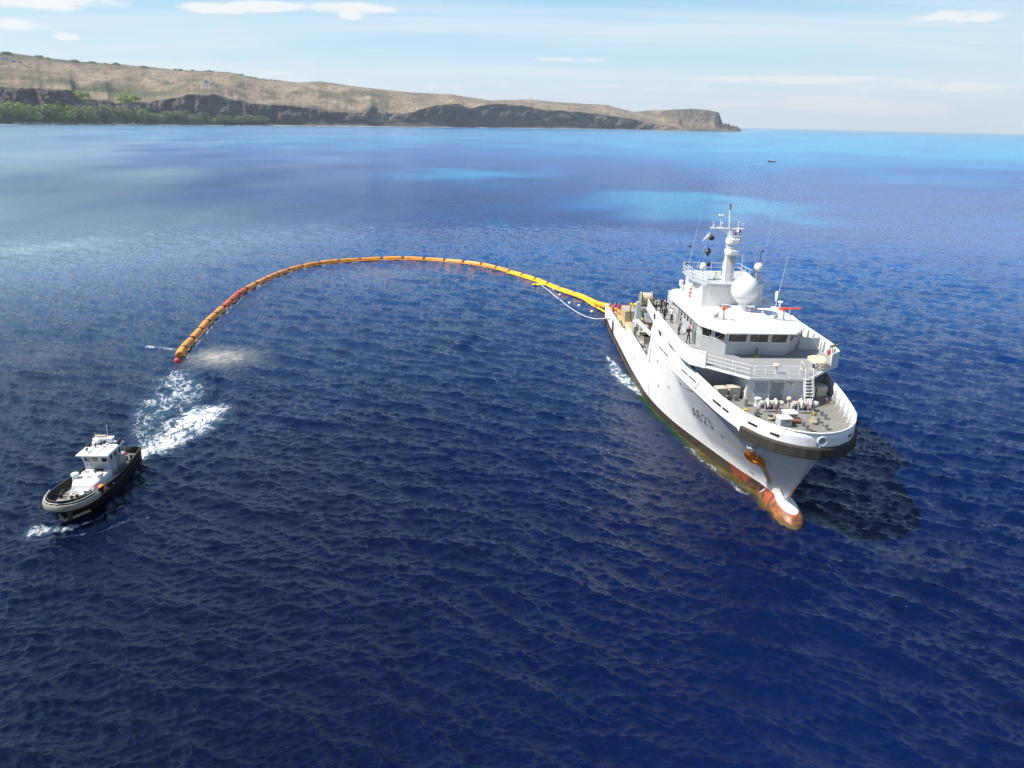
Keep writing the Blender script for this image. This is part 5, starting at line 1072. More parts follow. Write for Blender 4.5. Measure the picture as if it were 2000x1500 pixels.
mb = MB(); mb.tube([(-26, 3.05, 17.3), (-26, 3.1, 18.6)], 0.035, 6); mb.tube([(-26, 3.1, 18.6), (-26, 3.35, 18.7)], 0.09, 6); mb.build('wind_sensor', M['dark'], ship)
for z, y in ((18.6, -3.85), (16.7, -4.05)):
    mb = MB(); mb.sphere((-29, y, z), .14, 8); mb.tube([(-29, y, z), (-29, y + .35, z)], .03, 6); mb.build('floodlight', M['dark'], ship)
mb = MB(); mb.tube([(-26.2, -1.5, 15.5), (-26.2, -1.5, 16.4)], 0.17, 8); mb.build('life_jacket_bag', M['tan'], ship)
mb = MB(); mb.tube([(-30.5, 3.8, 13), (-30.5, 3.8, 14.9)], .32, 12); mb.tube([(-30.5, 3.8, 14.9), (-30.7, 3.8, 15.3)], .22, 10); mb.build('funnel_pipe', M['dark'], ship)
for z in (13.15, 13.45, 13.75, 14.05): mb = MB(); mb.bb(-24.5, -24.1, 1.5, 2.1, z, z + .12); mb.build('vent_slat', M['grey'], ship)
mb = MB(); mb.bb(-28.3, -26.9, 3.7, 4.9, 13, 13.4); mb.build('roof_locker', M['white'], ship, bevel=.03)
for y0 in (-2.5, -2.05, 0.9): cable('halyard', [(-26, y0, 21.0), (-27.5, y0 - 1.0 if y0 < 0 else y0 + 1.2, 15.5)], 0.008, M['white'], ship)
# ================================================================== people
def skin_chain(name, joints, edges, radii, mat, parent, sub=1):
    me = bpy.data.meshes.new(name); me.from_pydata(joints, edges, []); me.materials.append(mat)
    o = bpy.data.objects.new(name, me); COL.objects.link(o); o.parent = parent
    sk = o.modifiers.new('skin', 'SKIN'); sk.use_smooth_shade = True
    for i, r in enumerate(radii): me.skin_vertices[0].data[i].radius = (r, r)
    for i in range(len(radii)): me.skin_vertices[0].data[i].use_root = (i == 0)
    if sub: ss = o.modifiers.new('smooth', 'SUBSURF'); ss.levels = sub; ss.render_levels = sub
    return o
def person(loc, rz, top, legs, head, hat, label, group, bend=0.0, arms='down', crouch=0.0, stride=0.12, suit=False):
    """standing person about 1.75 m tall; x of the local frame is where the person faces"""
    r = empty('person', loc, rz); tag(r, label, 'person', group)
    hipz = 0.92 - crouch * 0.45; hip = Vector((-0.1 * crouch, 0, hipz)); ck = Vector((sin(bend), 0, cos(bend)))
    waist = hip + ck * 0.14; chest = hip + ck * 0.38; neck = hip + ck * 0.58; hd = hip + ck * 0.60
    headc = neck + (ck * 0.7 + Vector((0, 0, 0.3))).normalized() * 0.17
    S = {s: chest + ck * 0.12 + Vector((0, s * 0.20, 0)) for s in (-1, 1)}
    leg = {}
    for s in (-1, 1):
        foot = Vector((s * stride, s * 0.12, 0.05)); knee = (hip + foot) / 2 + Vector((0.05 + 0.28 * crouch, s * 0.02, 0.02)); leg[s] = (Vector((hip.x, s * 0.09, hip.z - 0.02)), knee, foot)
    A_ = {}
    for s in (-1, 1):
        if arms == 'down': e = S[s] + Vector((-0.03, s * 0.09, -0.29)); h = e + Vector((0.10, s * 0.0, -0.25))
        elif arms == 'crossed': e = S[s] + Vector((0.05, s * 0.08, -0.26)); h = e + Vector((0.17, -s * 0.24, 0.05))
        elif arms == 'forward': e = S[s] + Vector((0.12, s * 0.06, -0.25)); h = e + Vector((0.24, -s * 0.04, -0.05))
        else: e = S[s] + Vector((-0.04, s * 0.22, -0.17)); h = e + Vector((0.10, -s * 0.14, -0.12))
        A_[s] = (S[s], e, h)
    # body: head, neck, hands joined through the trunk as one surface
    J = [tuple(waist), tuple(chest), tuple(neck), tuple(headc - Vector((0, 0, .03))), tuple(headc + Vector((0.01, 0, .07)))]; E_ = [(0, 1), (1, 2), (2, 3), (3, 4)]; R = [.10, .11, .052, .085, .075]
    for s in (-1, 1):
        b = len(J); hv = (A_[s][2] - A_[s][1]).normalized()
        J += [tuple(A_[s][0]), tuple(A_[s][1]), tuple(A_[s][2]), tuple(A_[s][2] + hv * 0.09)]; E_ += [(1, b), (b, b + 1), (b + 1, b + 2), (b + 2, b + 3)]; R += [.045, .036, .028, .036]
    body = skin_chain('body', J, E_, R, M['skin'], r)
    J = [tuple(hip), tuple(waist), tuple(chest), tuple(chest + ck * 0.14)]; E_ = [(0, 1), (1, 2), (2, 3)]; R = [.145, .135, .155, .10]
    for s in (-1, 1):
        b = len(J); a, e, h = A_[s]; J += [tuple(a), tuple(e), tuple(e.lerp(h, 0.85 if suit or top is M['navy'] else 0.2))]; E_ += [(3, b), (b, b + 1), (b + 1, b + 2)]; R += [.068, .052, .042]
    if suit:
        for s in (-1, 1):
            b = len(J); J += [tuple(q) for q in leg[s]]; E_ += [(0, b), (b, b + 1), (b + 1, b + 2)]; R += [.10, .075, .06]
    skin_chain('coverall' if suit else 'shirt', J, E_, R, top, r)
    if not suit:
        J = [tuple(hip + Vector((0, 0, .05))), tuple(hip - Vector((0, 0, .02)))]; E_ = [(0, 1)]; R = [.14, .13]
        for s in (-1, 1):
            b = len(J); J += [tuple(q) for q in leg[s]]; E_ += [(1, b), (b, b + 1), (b + 1, b + 2)]; R += [.095, .07, .052]
        skin_chain('trousers', J, E_, R, legs, r)
    for s in (-1, 1): mb = MB(); f = leg[s][2]; mb.box((f.x + .05, f.y, .045), (.27, .10, .09), taper=(.8, .8)); mb.build('shoe', M['black'], r, bevel=.02)
    mb = MB()
    if hat is not None: mb.sphere(headc + Vector((-.005, 0, .075)), .115, 12, sc=(1.1, .95, .75)); mb.lathe(tuple(headc + Vector((.03, 0, .06))), [(.135, 0), (.13, .015)], 12); mb.build('helmet', hat, r)
    else: mb.sphere(headc + Vector((-.02, 0, .06)), .105, 12, sc=(1, .9, .9)); mb.build('hair', head, r)
    mb = MB(); mb.sphere(headc + Vector((.088, 0, .0)), .018, 6, sc=(1, .8, 1.3)); mb.build('nose', M['skin'], r)
    return r
def sw(x, y, z): a = ship_w(x, y); return Vector((a[0], a[1], z))
H = SHIP_H
G1 = 'crew in red coveralls at the stern'; G2 = 'sailors on the starboard bridge deck'
person(sw(-66.4, -5.2, 2.12), H + 2.8, M['redcloth'], None, M['hair'], M['cyan'], 'person in red coveralls and pale blue helmet standing upright behind the crates', G1, suit=True, arms='forward', stride=.15)
person(sw(-66.1, -6.2, 2.12), H + 2.6, M['redcloth'], None, M['hair'], M['cyan'], 'person in red coveralls bending over the stern corner beside the boom', G1, bend=.75, suit=True, arms='forward')
person(sw(-65.6, -6.95, 2.12), H + 2.9, M['redcloth'], None, M['hair'], M['white'], 'person in red coveralls and white helmet, closest to the stern post', G1, bend=.5, suit=True, arms='forward')
person(sw(-64.4, -6.5, 2.12), H + 3.4, M['redcloth'], None, M['hair'], M['red'], 'crouching person in red beside the gap in the bulwark', G1, bend=.7, suit=True, crouch=.8)
person(sw(-48.0, -6.4, 2.1), H + 3.0, M['navy'], M['navy'], M['hair'], None, 'lone person in dark clothes on the planked deck below the crane', 'sailors on the working deck')
person(sw(-27.2, -5.55, 10.41), H - .4, M['shirt'], M['navy'], M['hair'], M['shirt'], 'person in white short-sleeved shirt and black trousers, hands on hips', G2, arms='hips', stride=.18)
person(sw(-22.3, -5.75, 10.41), H - .8, M['stripe'], M['navy'], M['hair'], None, 'person in patterned shirt with crossed arms, alone in mid side deck', G2, arms='crossed', crouch=.35)
person(sw(-18.9, -5.6, 10.41), H + .2, M['navy'], M['navy'], M['skin'], M['red'], 'person in dark uniform with red cap beside the wheelhouse door', G2, arms='forward')
person(sw(-30.8, -5.5, 10.41), H + 2.8, M['navy'], M['navy'], M['hair'], None, 'tall person in black seen from behind in the aft group', G2, arms='forward')
person(sw(-32.0, -5.75, 10.41), H + 2.9, M['navy'], M['navy'], M['hair'], None, 'person in black with grey collar, left of the tall one in black', G2)
person(sw(-31.6, -6.5, 10.41), H + 3.3, M['stripe'], M['navy'], M['hair'], None, 'person in brown patterned top leaning at the aft rail', G2, bend=.2, arms='forward')
person(sw(-32.9, -6.6, 10.41), H + 3.0, M['camo'], M['navy'], M['hair'], None, 'leftmost person of the aft group, in camouflage top', G2, arms='crossed')
person(sw(-29.6, -5.0, 10.41), H + 1.8, M['stripe'], M['navy'], M['hair'], M['shirt'], 'person in pinkish top and white cap close to the wheelhouse wall', G2)
person(sw(-31.0, -4.75, 10.41), H + 1.6, M['shirt'], M['navy'], M['hair'], M['shirt'], 'person in white with white cap at the very back by the wall', G2)
person(sw(-28.5, -6.1, 10.41), H + 2.6, M['navy'], M['navy'], M['hair'], None, 'person in dark clothes bending, just behind the white-shirted one', G2, bend=.5, crouch=.4)
mb = MB(); mb.tube([(0, 0, 0.9), (0.9, 0.3, 1.35)], [.05, .02], 6); mb.box((0, 0, .95), (.5, .16, .2), ry=-.35); mb.tube([(0, 0, 0), (0, 0, .9)], .04, 6)
gun = mb.build('machine_gun', M['camo'], None, smooth=0); gun.location = sw(-13.5, 6.7, 10.9); gun.rotation_euler = (0, 0, H + 1.3); tag(gun, 'brown camouflaged gun mounted on the rail of the port bridge wing', 'gun')
# ------------------------------------------------------------------ loose things on the ship
def crate(x, y, z, d, rz, label, group, mat='beige', name='crate'):
    r = empty(name, sw(x, y, z), H + rz); tag(r, label, 'crate', group)
    mb = MB(); mb.box((0, 0, d[2] / 2), (d[0], d[1], d[2] - .02)); mb.build('side_panel', M[mat], r, bevel=.015)
    mb = MB(); mb.box((0, 0, d[2] - .02), (d[0] + .06, d[1] + .06, .08)); mb.build('lid', M[mat], r, bevel=.012)
    for s in (-1, 1):
        mb = MB(); mb.box((d[0] / 2 + .012, s * (d[1] / 2 - .1), d[2] / 2 - .03), (.03, .09, d[2] - .12)); mb.build('batten', M[mat], r)
    return r
crate(-9.15, -4.75, 8.0, (.85, .95, 1.08), .18, 'tall beige crate nearest the white bulwark on the fore deck', 'beige crates on the fore deck')
crate(-9.45, -3.55, 8.0, (.85, 1.0, 1.08), .18, 'tall beige crate against the side of the front deckhouse', 'beige crates on the fore deck')
crate(-10.5, 3.65, 8.0, (1.0, 1.0, .92), .1, 'dull beige crate in shadow beside the ladder on the port side', 'beige crates on the fore deck')
crate(-10.6, 4.75, 8.0, (1.0, 1.0, .92), .1, 'dull beige crate in shadow, outer one on the port side', 'beige crates on the fore deck')
r = empty('timber_stack', sw(-62.6, -4.3, 2.15), H); tag(r, 'tall stack of pale wooden crates on the planked aft deck', 'crate stack', 'gear on the aft deck')
for k in range(6):
    mb = MB(); mb.box((0, 0, .28 * k + .13), (4.2, 1.75, .24)); mb.build('slatted_tray', M['beige'], r, bevel=.01)
for k in range(5):
    mb = MB(); mb.box((-1.8 + k * .9, -.9, .85), (.12, .06, 1.7)); mb.box((-1.8 + k * .9, 0, 1.7), (.12, 1.8, .05)); mb.build('batten', M['tan'], r)
def solid(name, mb, mat, x, y, z, rz, label, cat, group=None, **kw):
    o = mb.build(name, mat, None, **kw); o.location = sw(x, y, z); o.rotation_euler = (0, 0, H + rz); tag(o, label, cat, group); return o
mb = MB(); mb.box((0, 0, .6), (1.0, 2.2, 1.2), taper=(.85, .95)); solid('folded_boom', mb, M['yellow'], -65.2, -2.6, 2.8, .1, 'bright yellow folded boom bag behind the wooden crates', 'boom bag', 'gear on the aft deck', bevel=.12)
mb = MB()
for k in range(7): mb.sphere((rng.uniform(-.9, .9), rng.uniform(-1.6, 1.6), .25), .45, 10, sc=(1.3, 1.1, .6))
solid('folded_boom', mb, M['orange'], -66.0, -4.2, 2.1, 0, 'orange fabric boom end spread over the stern deck', 'boom bag', 'gear on the aft deck')
mb = MB()
for k in range(9): mb.sphere((rng.uniform(-.8, .8), -1.4 + k * .35, .2 + .1 * (k % 2)), .42, 10, sc=(1.1, .9, .8))
solid('inflated_bag', mb, M['yellow'], -52.3, -3.5, 4.6, 0, 'yellow-orange bags lying in the frame below the hose reel', 'boom bag', 'gear on the aft deck')
# machinery fixed to the aft decks
mb = MB(); mb.bb(-55.5, -52.8, -4.6, .6, 5.3, 6.1); mb.build('winch_house', M['green'], ship, bevel=.05)
mb = MB(); mb.bb(-55.4, -54.8, -4.5, .5, 2.1, 5.3); mb.bb(-53.2, -52.8, -4.6, -4.2, 2.1, 5.4); mb.bb(-53.6, -52.6, -3.9, .4, 4.0, 4.5); mb.build('winch_frame', M['khaki'], ship)
mb = MB(); mb.lathe((0, 0, 0), [(.3, -.85), (1.0, -.85), (1.05, -.78), (.75, -.7), (.78, 0), (.75, .7), (1.05, .78), (1.0, .85), (.3, .85)], 24, M=Matrix.Translation((-55, -3.2, 7.1)) @ Matrix.Rotation(pi / 2, 4, 'X')); mb.build('hose_reel', M['khaki'], ship)
mb = MB(); mb.lathe((0, 0, 0), [(.78, -.6), (.84, -.3), (.8, 0), (.85, .3), (.78, .6)], 18, M=Matrix.Translation((-55, -3.2, 7.1)) @ Matrix.Rotation(pi / 2, 4, 'X')); mb.build('wound_hose', M['tan'], ship)
mb = MB(); mb.bb(-67.0, -66.8, -2.0, 7.2, 3.0, 4.2); mb.build('stern_bulwark', M['white'], ship)
# deck crane
mb = MB(); mb.lathe((-47.6, -5.55, 2.1), [(.62, 0), (.62, 2.6), (.85, 3.1), (.85, 3.4), (.55, 3.5)], 20); crane = mb.build('crane_pedestal', M['grey'], ship)
mb = MB(); mb.add([(-48.3, -6.0, 5.6), (-46.9, -6.0, 5.6), (-46.9, -5.1, 5.6), (-48.3, -5.1, 5.6), (-48.0, -5.85, 8.2), (-47.3, -5.85, 8.2), (-47.3, -5.3, 8.2), (-48.0, -5.3, 8.2)], [(3, 2, 1, 0), (4, 5, 6, 7), (0, 1, 5, 4), (1, 2, 6, 5), (2, 3, 7, 6), (3, 0, 4, 7)]); mb.build('crane_post', M['grey'], ship, bevel=.04)
mb = MB(); mb.add([(-49.0, -5.2, 6.2), (-46.2, -4.6, 5.6), (-46.2, -3.0, 5.6), (-49.0, -3.0, 6.2), (-49.2, -5.3, 7.1), (-47.4, -4.9, 7.2), (-47.4, -3.0, 7.2), (-49.2, -3.0, 7.1)], [(3, 2, 1, 0), (4, 5, 6, 7), (0, 1, 5, 4), (1, 2, 6, 5), (2, 3, 7, 6), (3, 0, 4, 7)]); mb.build('crane_cabin', M['steel'], ship, bevel=.05)
mb = MB(); mb.lathe((0, 0, 0), [(.5, -.08), (.5, .08), (.3, .12)], 18, M=Matrix.Translation((-47.2, -5.0, 6.9)) @ Matrix.Rotation(pi / 2, 4, 'Y')); mb.build('sheave', M['khaki'], ship)
mb = MB(); mb.tube([(-47.4, -6.1, 8.3), (-47.8, -6.6, 7.6), (-47.6, -6.6, 6.0), (-47.3, -6.3, 5.4)], .07, 6); mb.build('hydraulic_hose', M['dark'], ship)
mb = MB()
a0 = Vector((-43.4, -6.35, 6.55)); a1 = Vector((-37.2, -5.6, 6.3))
mb.box((a0 + a1) / 2, ((a1 - a0).length, .34, .42), rz=atan2(a1.y - a0.y, a1.x - a0.x), ry=.04); mb.box(a0 + Vector((0, 0, -.3)), (.6, .5, .9)); mb.build('crane_boom', M['white'], ship, bevel=.04)
for x in (-46.2, -45.4):
    for y in (-6.3, -5.4, -4.6): mb = MB(); mb.tube([(x, y, 4.0), (x, y, 5.3)], [.2, .26], 10); mb.build('pipe_stanchion', M['beige'], ship)
for i, (x, y, sx, sy, sz_) in enumerate(((-44.2, -5.5, 1.0, 1.0, .9), (-41.6, -5.4, 1.0, .9, 1.0), (-39.9, -6.3, .8, .5, .5))):
    mb = MB()
    for dx in (-sx / 2, sx / 2):
        for dy in (-sy / 2, sy / 2): mb.tube([(dx, dy, 0), (dx, dy, sz_)], .05, 6)
    mb.bb(-sx / 2, sx / 2, -sy / 2, sy / 2, sz_ - .06, sz_); mb.bb(-sx / 2, sx / 2, -sy / 2, -sy / 2 + .06, sz_ * .4, sz_)
    if i == 1: mb.bb(-sx / 2, sx / 2, -sy / 2, sy / 2, 0, sz_)
    solid('equipment_rack', mb, M['beige'], x, y, 4.02, .2, ('open beige equipment rack on the crane deck', 'closed beige box on the crane deck', 'small low rack close to the crane deck rail')[i], 'rack', 'gear on the crane deck')
for k in range(16):
    x = -44.5 + k * .85 + rng.uniform(-.2, .2); y = rng.uniform(-5.6, -2.8) if k < 9 else rng.uniform(-6.3, -5.0); s_ = rng.uniform(.3, .8); mb = MB()
    mb.box((x, y, 4.0 + s_ / 2), (s_, s_ * rng.uniform(.5, 1.2), s_), rz=rng.uniform(0, 1)); mb.tube([(x, y, 4), (x + rng.uniform(-.4, .8), y + rng.uniform(-.3, .3), 5.2 + rng.uniform(0, 1))], .05, 6); mb.build('deck_machinery', M[('khaki', 'grey', 'white', 'steel')[k % 4]], ship, bevel=.02)
for k in range(6): mb = MB(); mb.tube([(-39 + k * .3, -6.6 + .12 * k, 4.08), (-33 - k * .2, -6.3 + .14 * k, 4.08)], .05, 6); mb.build('deck_pipe', M['grey'], ship)
for x, y in ((-57.2, -6.3), (-60.5, -6.6), (-58.5, -6.7)): mb = MB(); mb.box((x, y, 2.45), (.7, .5, .7)); mb.tube([(x, y, 2.6), (x + .3, y, 3.3)], .1, 8); mb.build('roller_fairlead', M['khaki'], ship, bevel=.02)
mb = MB()
for k in range(6): mb.box((-57.75 - .0, -7.42, .9 + k * .33), (.9, .12, .06))
for s in (-1, 1): mb.box((-57.75 + s * .45, -7.42, 1.9), (.06, .1, 2.2))
mb.build('side_ladder', M['dark'], ship)
# signal shapes and flags hanging from the yard
def hang(name, mb, mat, y, z, label, cat, group=None, x=-26.5):
    o = mb.build(name, mat, None, smooth=40); o.location = sw(x, y, z); o.rotation_euler = (0, 0, H); tag(o, label, cat, group); return o
g_ = 'black signal shapes on the starboard halyard'
mb = MB(); mb.sphere((0, 0, 0), .30, 14); hang('signal_ball', mb, M['black'], -2.2, 19.9, 'upper black signal ball hanging below the yardarm', 'signal ball', g_)
mb = MB(); mb.lathe((0, 0, 0), [(0, -.55), (.36, 0), (0, .55)], 14); hang('signal_diamond', mb, M['black'], -2.45, 18.45, 'black double-cone signal shape between the two balls', 'signal shape', g_)
mb = MB(); mb.sphere((0, 0, 0), .28, 14); hang('signal_ball', mb, M['black'], -2.3, 17.1, 'lower black signal ball just above the mast platform', 'signal ball', g_)
def flag(cols, y, z, w_, h, label, pennant=False, drop=0.0):
    mb = MB(); n = 9
    for i in range(n + 1):
        u = i / n; hh = h * (1 - u * (.85 if pennant else 0))
        for v in (0, 1): mb.v.append((sin(u * 6) * .08 + u * .05, u * w_, -u * drop + (v - .5) * hh + sin(u * 5) * .04))
    for i in range(n): a = 2 * i; mb.face((a, a + 2, a + 3, a + 1), min(len(cols) - 1, int(i / n * len(cols))))
    o = mb.build('signal_flag', [M[c] for c in cols], None, smooth=60); o.location = sw(-26.3, y, z); o.rotation_euler = (0, 0, H); tag(o, label, 'flag', 'flags flying from the mast')
    s_ = o.modifiers.new('cloth', 'SOLIDIFY'); s_.thickness = .012
flag(['blue', 'shirt', 'red'], .75, 20.75, -.62, .42, 'blue white and red flag just under the yardarm', drop=.25)
flag(['blue', 'shirt', 'blue'], .85, 20.0, -.28, .95, 'blue and white flag hanging below the tricolour', drop=.2)
flag(['shirt', 'shirt'], -2.5, 20.3, -.75, .55, 'white pennant fluttering left of the upper signal ball', True, .75)
# ================================================================== the oil boom
def boom_samples():
    P = [Vector((x, y, 0.22)) for x, y in boomP] + [Vector((14.9, 136.4, .55)), Vector((16.6, 130.6, 1.15)), Vector((*ship_w(-69.6, -6.1), 1.95)), Vector((*ship_w(-67.0, -5.6), 2.6)), Vector((*ship_w(-64.9, -4.9), 2.4))]
    out = []
    for i in range(len(P) - 1):
        p0 = P[max(i - 1, 0)]; p1 = P[i]; p2 = P[i + 1]; p3 = P[min(i + 2, len(P) - 1)]
        for k in range(12):
            u = k / 12; out.append(0.5 * ((2 * p1) + (p2 - p0) * u + (2 * p0 - 5 * p1 + 4 * p2 - p3) * u * u + (3 * p1 - p0 - 3 * p2 + p3) * u ** 3))
    out.append(P[-1]); return out
BP = boom_samples(); BL = [0.0]
for a, b_ in zip(BP[:-1], BP[1:]): BL.append(BL[-1] + (b_ - a).length)
def bat(s):
    j = min(len(BP) - 2, max(0, int(np.searchsorted(BL, s)) - 1)); return BP[j].lerp(BP[j + 1], (s - BL[j]) / max(1e-6, BL[j + 1] - BL[j]))
boom = empty('oil_boom', BP[0]); tag(boom, 'long curved orange and yellow floating boom towed from the ship stern', 'floating boom')
M['boom_orange'] = paint('boom_orange', (0.68, 0.27, 0.035), .45, var=.25, scale=.8, bump=.3, rust=.2, rustc=(.3, .1, .02))
M['boom_red'] = paint('boom_red', (0.60, 0.11, 0.035), .5, var=.2, scale=.8)
M['boom_yellow'] = paint('boom_yellow', (0.76, 0.40, 0.015), .4, var=.12, scale=.8, bump=.3)
M['joint'] = paint('boom_joint', (0.10, 0.022, 0.012), .7, var=.3)
M['joint_y'] = paint('boom_joint_yellow', (0.75, 0.36, 0.02), .5)
LS = BL[-1]; nseg = 40; s = 0.0; r0 = BP[0]; i = 0
while s < LS - 1.0:
    ln = min(5.05 if i else 3.2, LS - s); near_ship = s > LS * .68
    mat = M['boom_yellow'] if near_ship else (M['boom_red'] if i in (6, 7, 8) else M['boom_orange'])
    last = s > LS - 12; R0 = (.54 if not near_ship else .47) if not last else .47 * max(.45, (LS - s) / 12)
    pts = []; rr = []
    for k in range(9):
        u = k / 8; q = bat(s + .18 + (ln - .36) * u) - r0; q.z += .05 * sin(i * 1.7 + u * 3); pts.append(q); rr.append(R0 * (.80 + .20 * min(1, sin(pi * u) * 3)) * (1 + .03 * sin(i * 3 + k)))
    mb = MB(); mb.tube(pts, rr, 14); mb.build('float_section', mat, boom, smooth=50)
    q = bat(s) - r0; tn = (bat(s + .3) - bat(max(0, s - .3))).normalized(); side = tn.cross(Vector((0, 0, 1))).normalized()
    if i:
        mb = MB(); MX = Matrix.Translation(q) @ tn.to_track_quat('Z', 'Y').to_matrix().to_4x4()
        mb.lathe((0, 0, 0), [(R0 * .75, -.30), (R0 * .95, -.22), (R0 * .62, 0), (R0 * .95, .22), (R0 * .75, .30)], 14, M=MX); mb.build('joint', M['joint_y'] if s > LS * .80 else M['joint'], boom)
    sk = MB(); inn = side if (Vector((-15, 130, 0)) - (q + r0)).dot(side) > 0 else -side
    if not last:
        for k in range(9):
            p = bat(s + ln * k / 8) - r0; w_ = 0.62 + .1 * sin(k * 2 + i) + (0.35 if near_ship else 0)
            a = p + inn * (R0 * .8); b_ = p + inn * (R0 * .8 + w_ * .5); a.z = .02; b_.z = -.10; sk.v += [tuple(a), tuple(b_), tuple(a + Vector((0, 0, -.5)))]
        for k in range(8): c = 3 * k; sk.face((c, c + 3, c + 4, c + 1)); sk.face((c, c + 2, c + 5, c + 3))
        sk.build('skirt', mat, boom)
    s += ln; i += 1
def marker(x, y, r, mat, label, cat='buoy', group=None, name='marker_buoy'):
    mb = MB(); mb.sphere((0, 0, r * .35), r, 16); mb.lathe((0, 0, r * 1.25), [(r * .2, 0), (r * .18, r * .2), (0.01, r * .22)], 8); o = mb.build(name, mat, None, smooth=60); o.location = (x, y, 0.02); tag(o, label, cat, group)
marker(-44.6, 97.5, .42, M['red'], 'red round buoy floating at the free end of the boom')
for k, (x, y, d) in enumerate(((7.9, 149.7, 'closest to the rope end'), (8.8, 144.5, 'second from the rope end along the boom'), (10.2, 137.6, 'third from the rope end along the boom'), (11.8, 135.7, 'fourth, between the boom and white rope'), (13.7, 131.1, 'nearest the stern of the ship'))):
    marker(x, y, .26, M['rope'], 'small white float ' + d, group='white floats beside the boom', name='float')
mb = MB(); mb.sphere((0, 0, 0), .5, 12, sc=(2.4, 1, .5)); mb.sphere((1.3, .4, 0), .4, 10, sc=(1.6, 1, .6)); mb.sphere((-1.2, -.2, .05), .35, 10, sc=(1.4, .8, .6)); o = mb.build('rope_float', M['yellow'], None); o.location = (5.3, 154.0, .1); tag(o, 'crumpled yellow float bundle where the white rope meets the boom', 'float')
rp = [(5.6, 153.0, .12), (6.9, 148, .1), (7.9, 143.1, .1), (9.0, 138.5, .1), (9.8, 134.7, .1), (11.0, 130.6, .12), (12.3, 127.0, .2), (13.6, 124.4, .5), (15.0, 122.2, 1.1), (ship_w(-62, -7.45)[0], ship_w(-62, -7.45)[1], 2.6)]
mb = MB(); mb.tube(rp, .055, 8); o = mb.build('towing_rope', M['rope'], None, smooth=60); tag(o, 'white rope running from the boom across the water to the ship', 'rope')
mb = MB(); mb.tube([(13.8, 130.6, .1), (14.9, 128, .3), (ship_w(-67, -6.7)[0], ship_w(-67, -6.7)[1], 2.2)], .035, 6); o = mb.build('tether_line', M['dark'], None); tag(o, 'thin dark line from the stern down to a small white float', 'rope')
# ================================================================== THE TUG
tug = empty('harbour_tug', (TUG[0], TUG[1], 0), TUG_H); tag(tug, 'small black tug with white wheelhouse and number 37 pushing a foamy wake', 'tug boat')
TS = [(0, 0), (.08, .35), (.3, .8), (.7, 1.2), (1.3, 1.52), (2.2, 1.76), (3.5, 1.88), (6, 1.9), (9, 1.72), (11, 1.45), (12.4, 1.2), (12.7, 1.1)]
TB = [(0, 0), (.2, .16), (.6, .42), (1.2, .75), (2.2, 1.15), (3.5, 1.45), (6, 1.62), (9, 1.5), (11, 1.3), (12.7, 1.0)]
def tstem(z): return float(np.interp(z, [-.6, 0, .6, 1.3, 2.3], [-1.1, -.75, -.5, -.1, .1]))
def tsheer(x): return float(np.interp(-x, [0, 1.5, 4, 7, 12.7], [2.2, 2.05, 1.72, 1.45, 1.35]))
def THB(x, z):
    d = max(0, tstem(z) - x); b0 = np.interp(d, [a for a, _ in TB], [b for _, b in TB]); b1 = np.interp(d, [a for a, _ in TS], [b for _, b in TS])
    return float(b0 + (b1 - b0) * np.clip((z + .1) / 1.6, 0, 1) ** 1.2)
ks = [0, .04, .1, .2, .35, .55, .8, 1.1, 1.5, 2, 2.6, 3.3, 4.2, 5.2, 6.5, 8, 9.5, 11, 12, 12.75]
us = [0, .12, .25, .38, .5, .62, .74, .86, 1.0]
mb = MB()
for sg in (-1, 1):
    b0 = len(mb.v)
    for d in ks:
        for u in us:
            zt_ = tsheer(-d); z = -.6 + (zt_ + .6) * u; x = tstem(z) - d * (12.7 + tstem(z)) / 12.75; mb.v.append((x, sg * THB(x, z), z))
    for i in range(len(ks) - 1):
        for j in range(8): a = b0 + i * 9 + j; mb.face((a, a + 9, a + 10, a + 1))
mb.add([(-12.7, -1.05, -.6), (-12.7, 1.05, -.6), (-12.7, 1.1, 1.35), (-12.7, -1.1, 1.35)], [(0, 1, 2, 3)])
mt = paint('tug_black', (.008, .0075, .006), .6, var=.3, scale=2, rust=.1, streak=.3, spec=.15)
hl = mb.build('hull', mt, tug, smooth=35); so = hl.modifiers.new('plate', 'SOLIDIFY'); so.thickness = .06; so.offset = -1
path = [(tstem(2.2) - d, -(THB(tstem(2.2) - d, 2.2) - .02), tsheer(-d) + .01) for d in ks[::-1]]; path += [(x, -y, z) for x, y, z in path[::-1][1:]]
mb = MB(); mb.tube(path, .045, 6); mb.build('gunwale', paint('gunwale_olive', (.08, .075, .055), .6), tug, smooth=60)
xs_ = np.linspace(-.35, -12.6, 26); dk_ = [(x, -max(.05, THB(x, tsheer(x) - .5) - .08)) for x in xs_]; 
mb = MB(); n_ = len(dk_)
for (x, y) in dk_: zz = tsheer(x) - .62; mb.v += [(x, y, zz), (x, -y, zz)]
for i in range(n_ - 1): mb.face((2 * i, 2 * i + 2, 2 * i + 3, 2 * i + 1))
dkm = mb.build('deck', M['deck'], tug); dkm.modifiers.new('plate', 'SOLIDIFY').thickness = .05
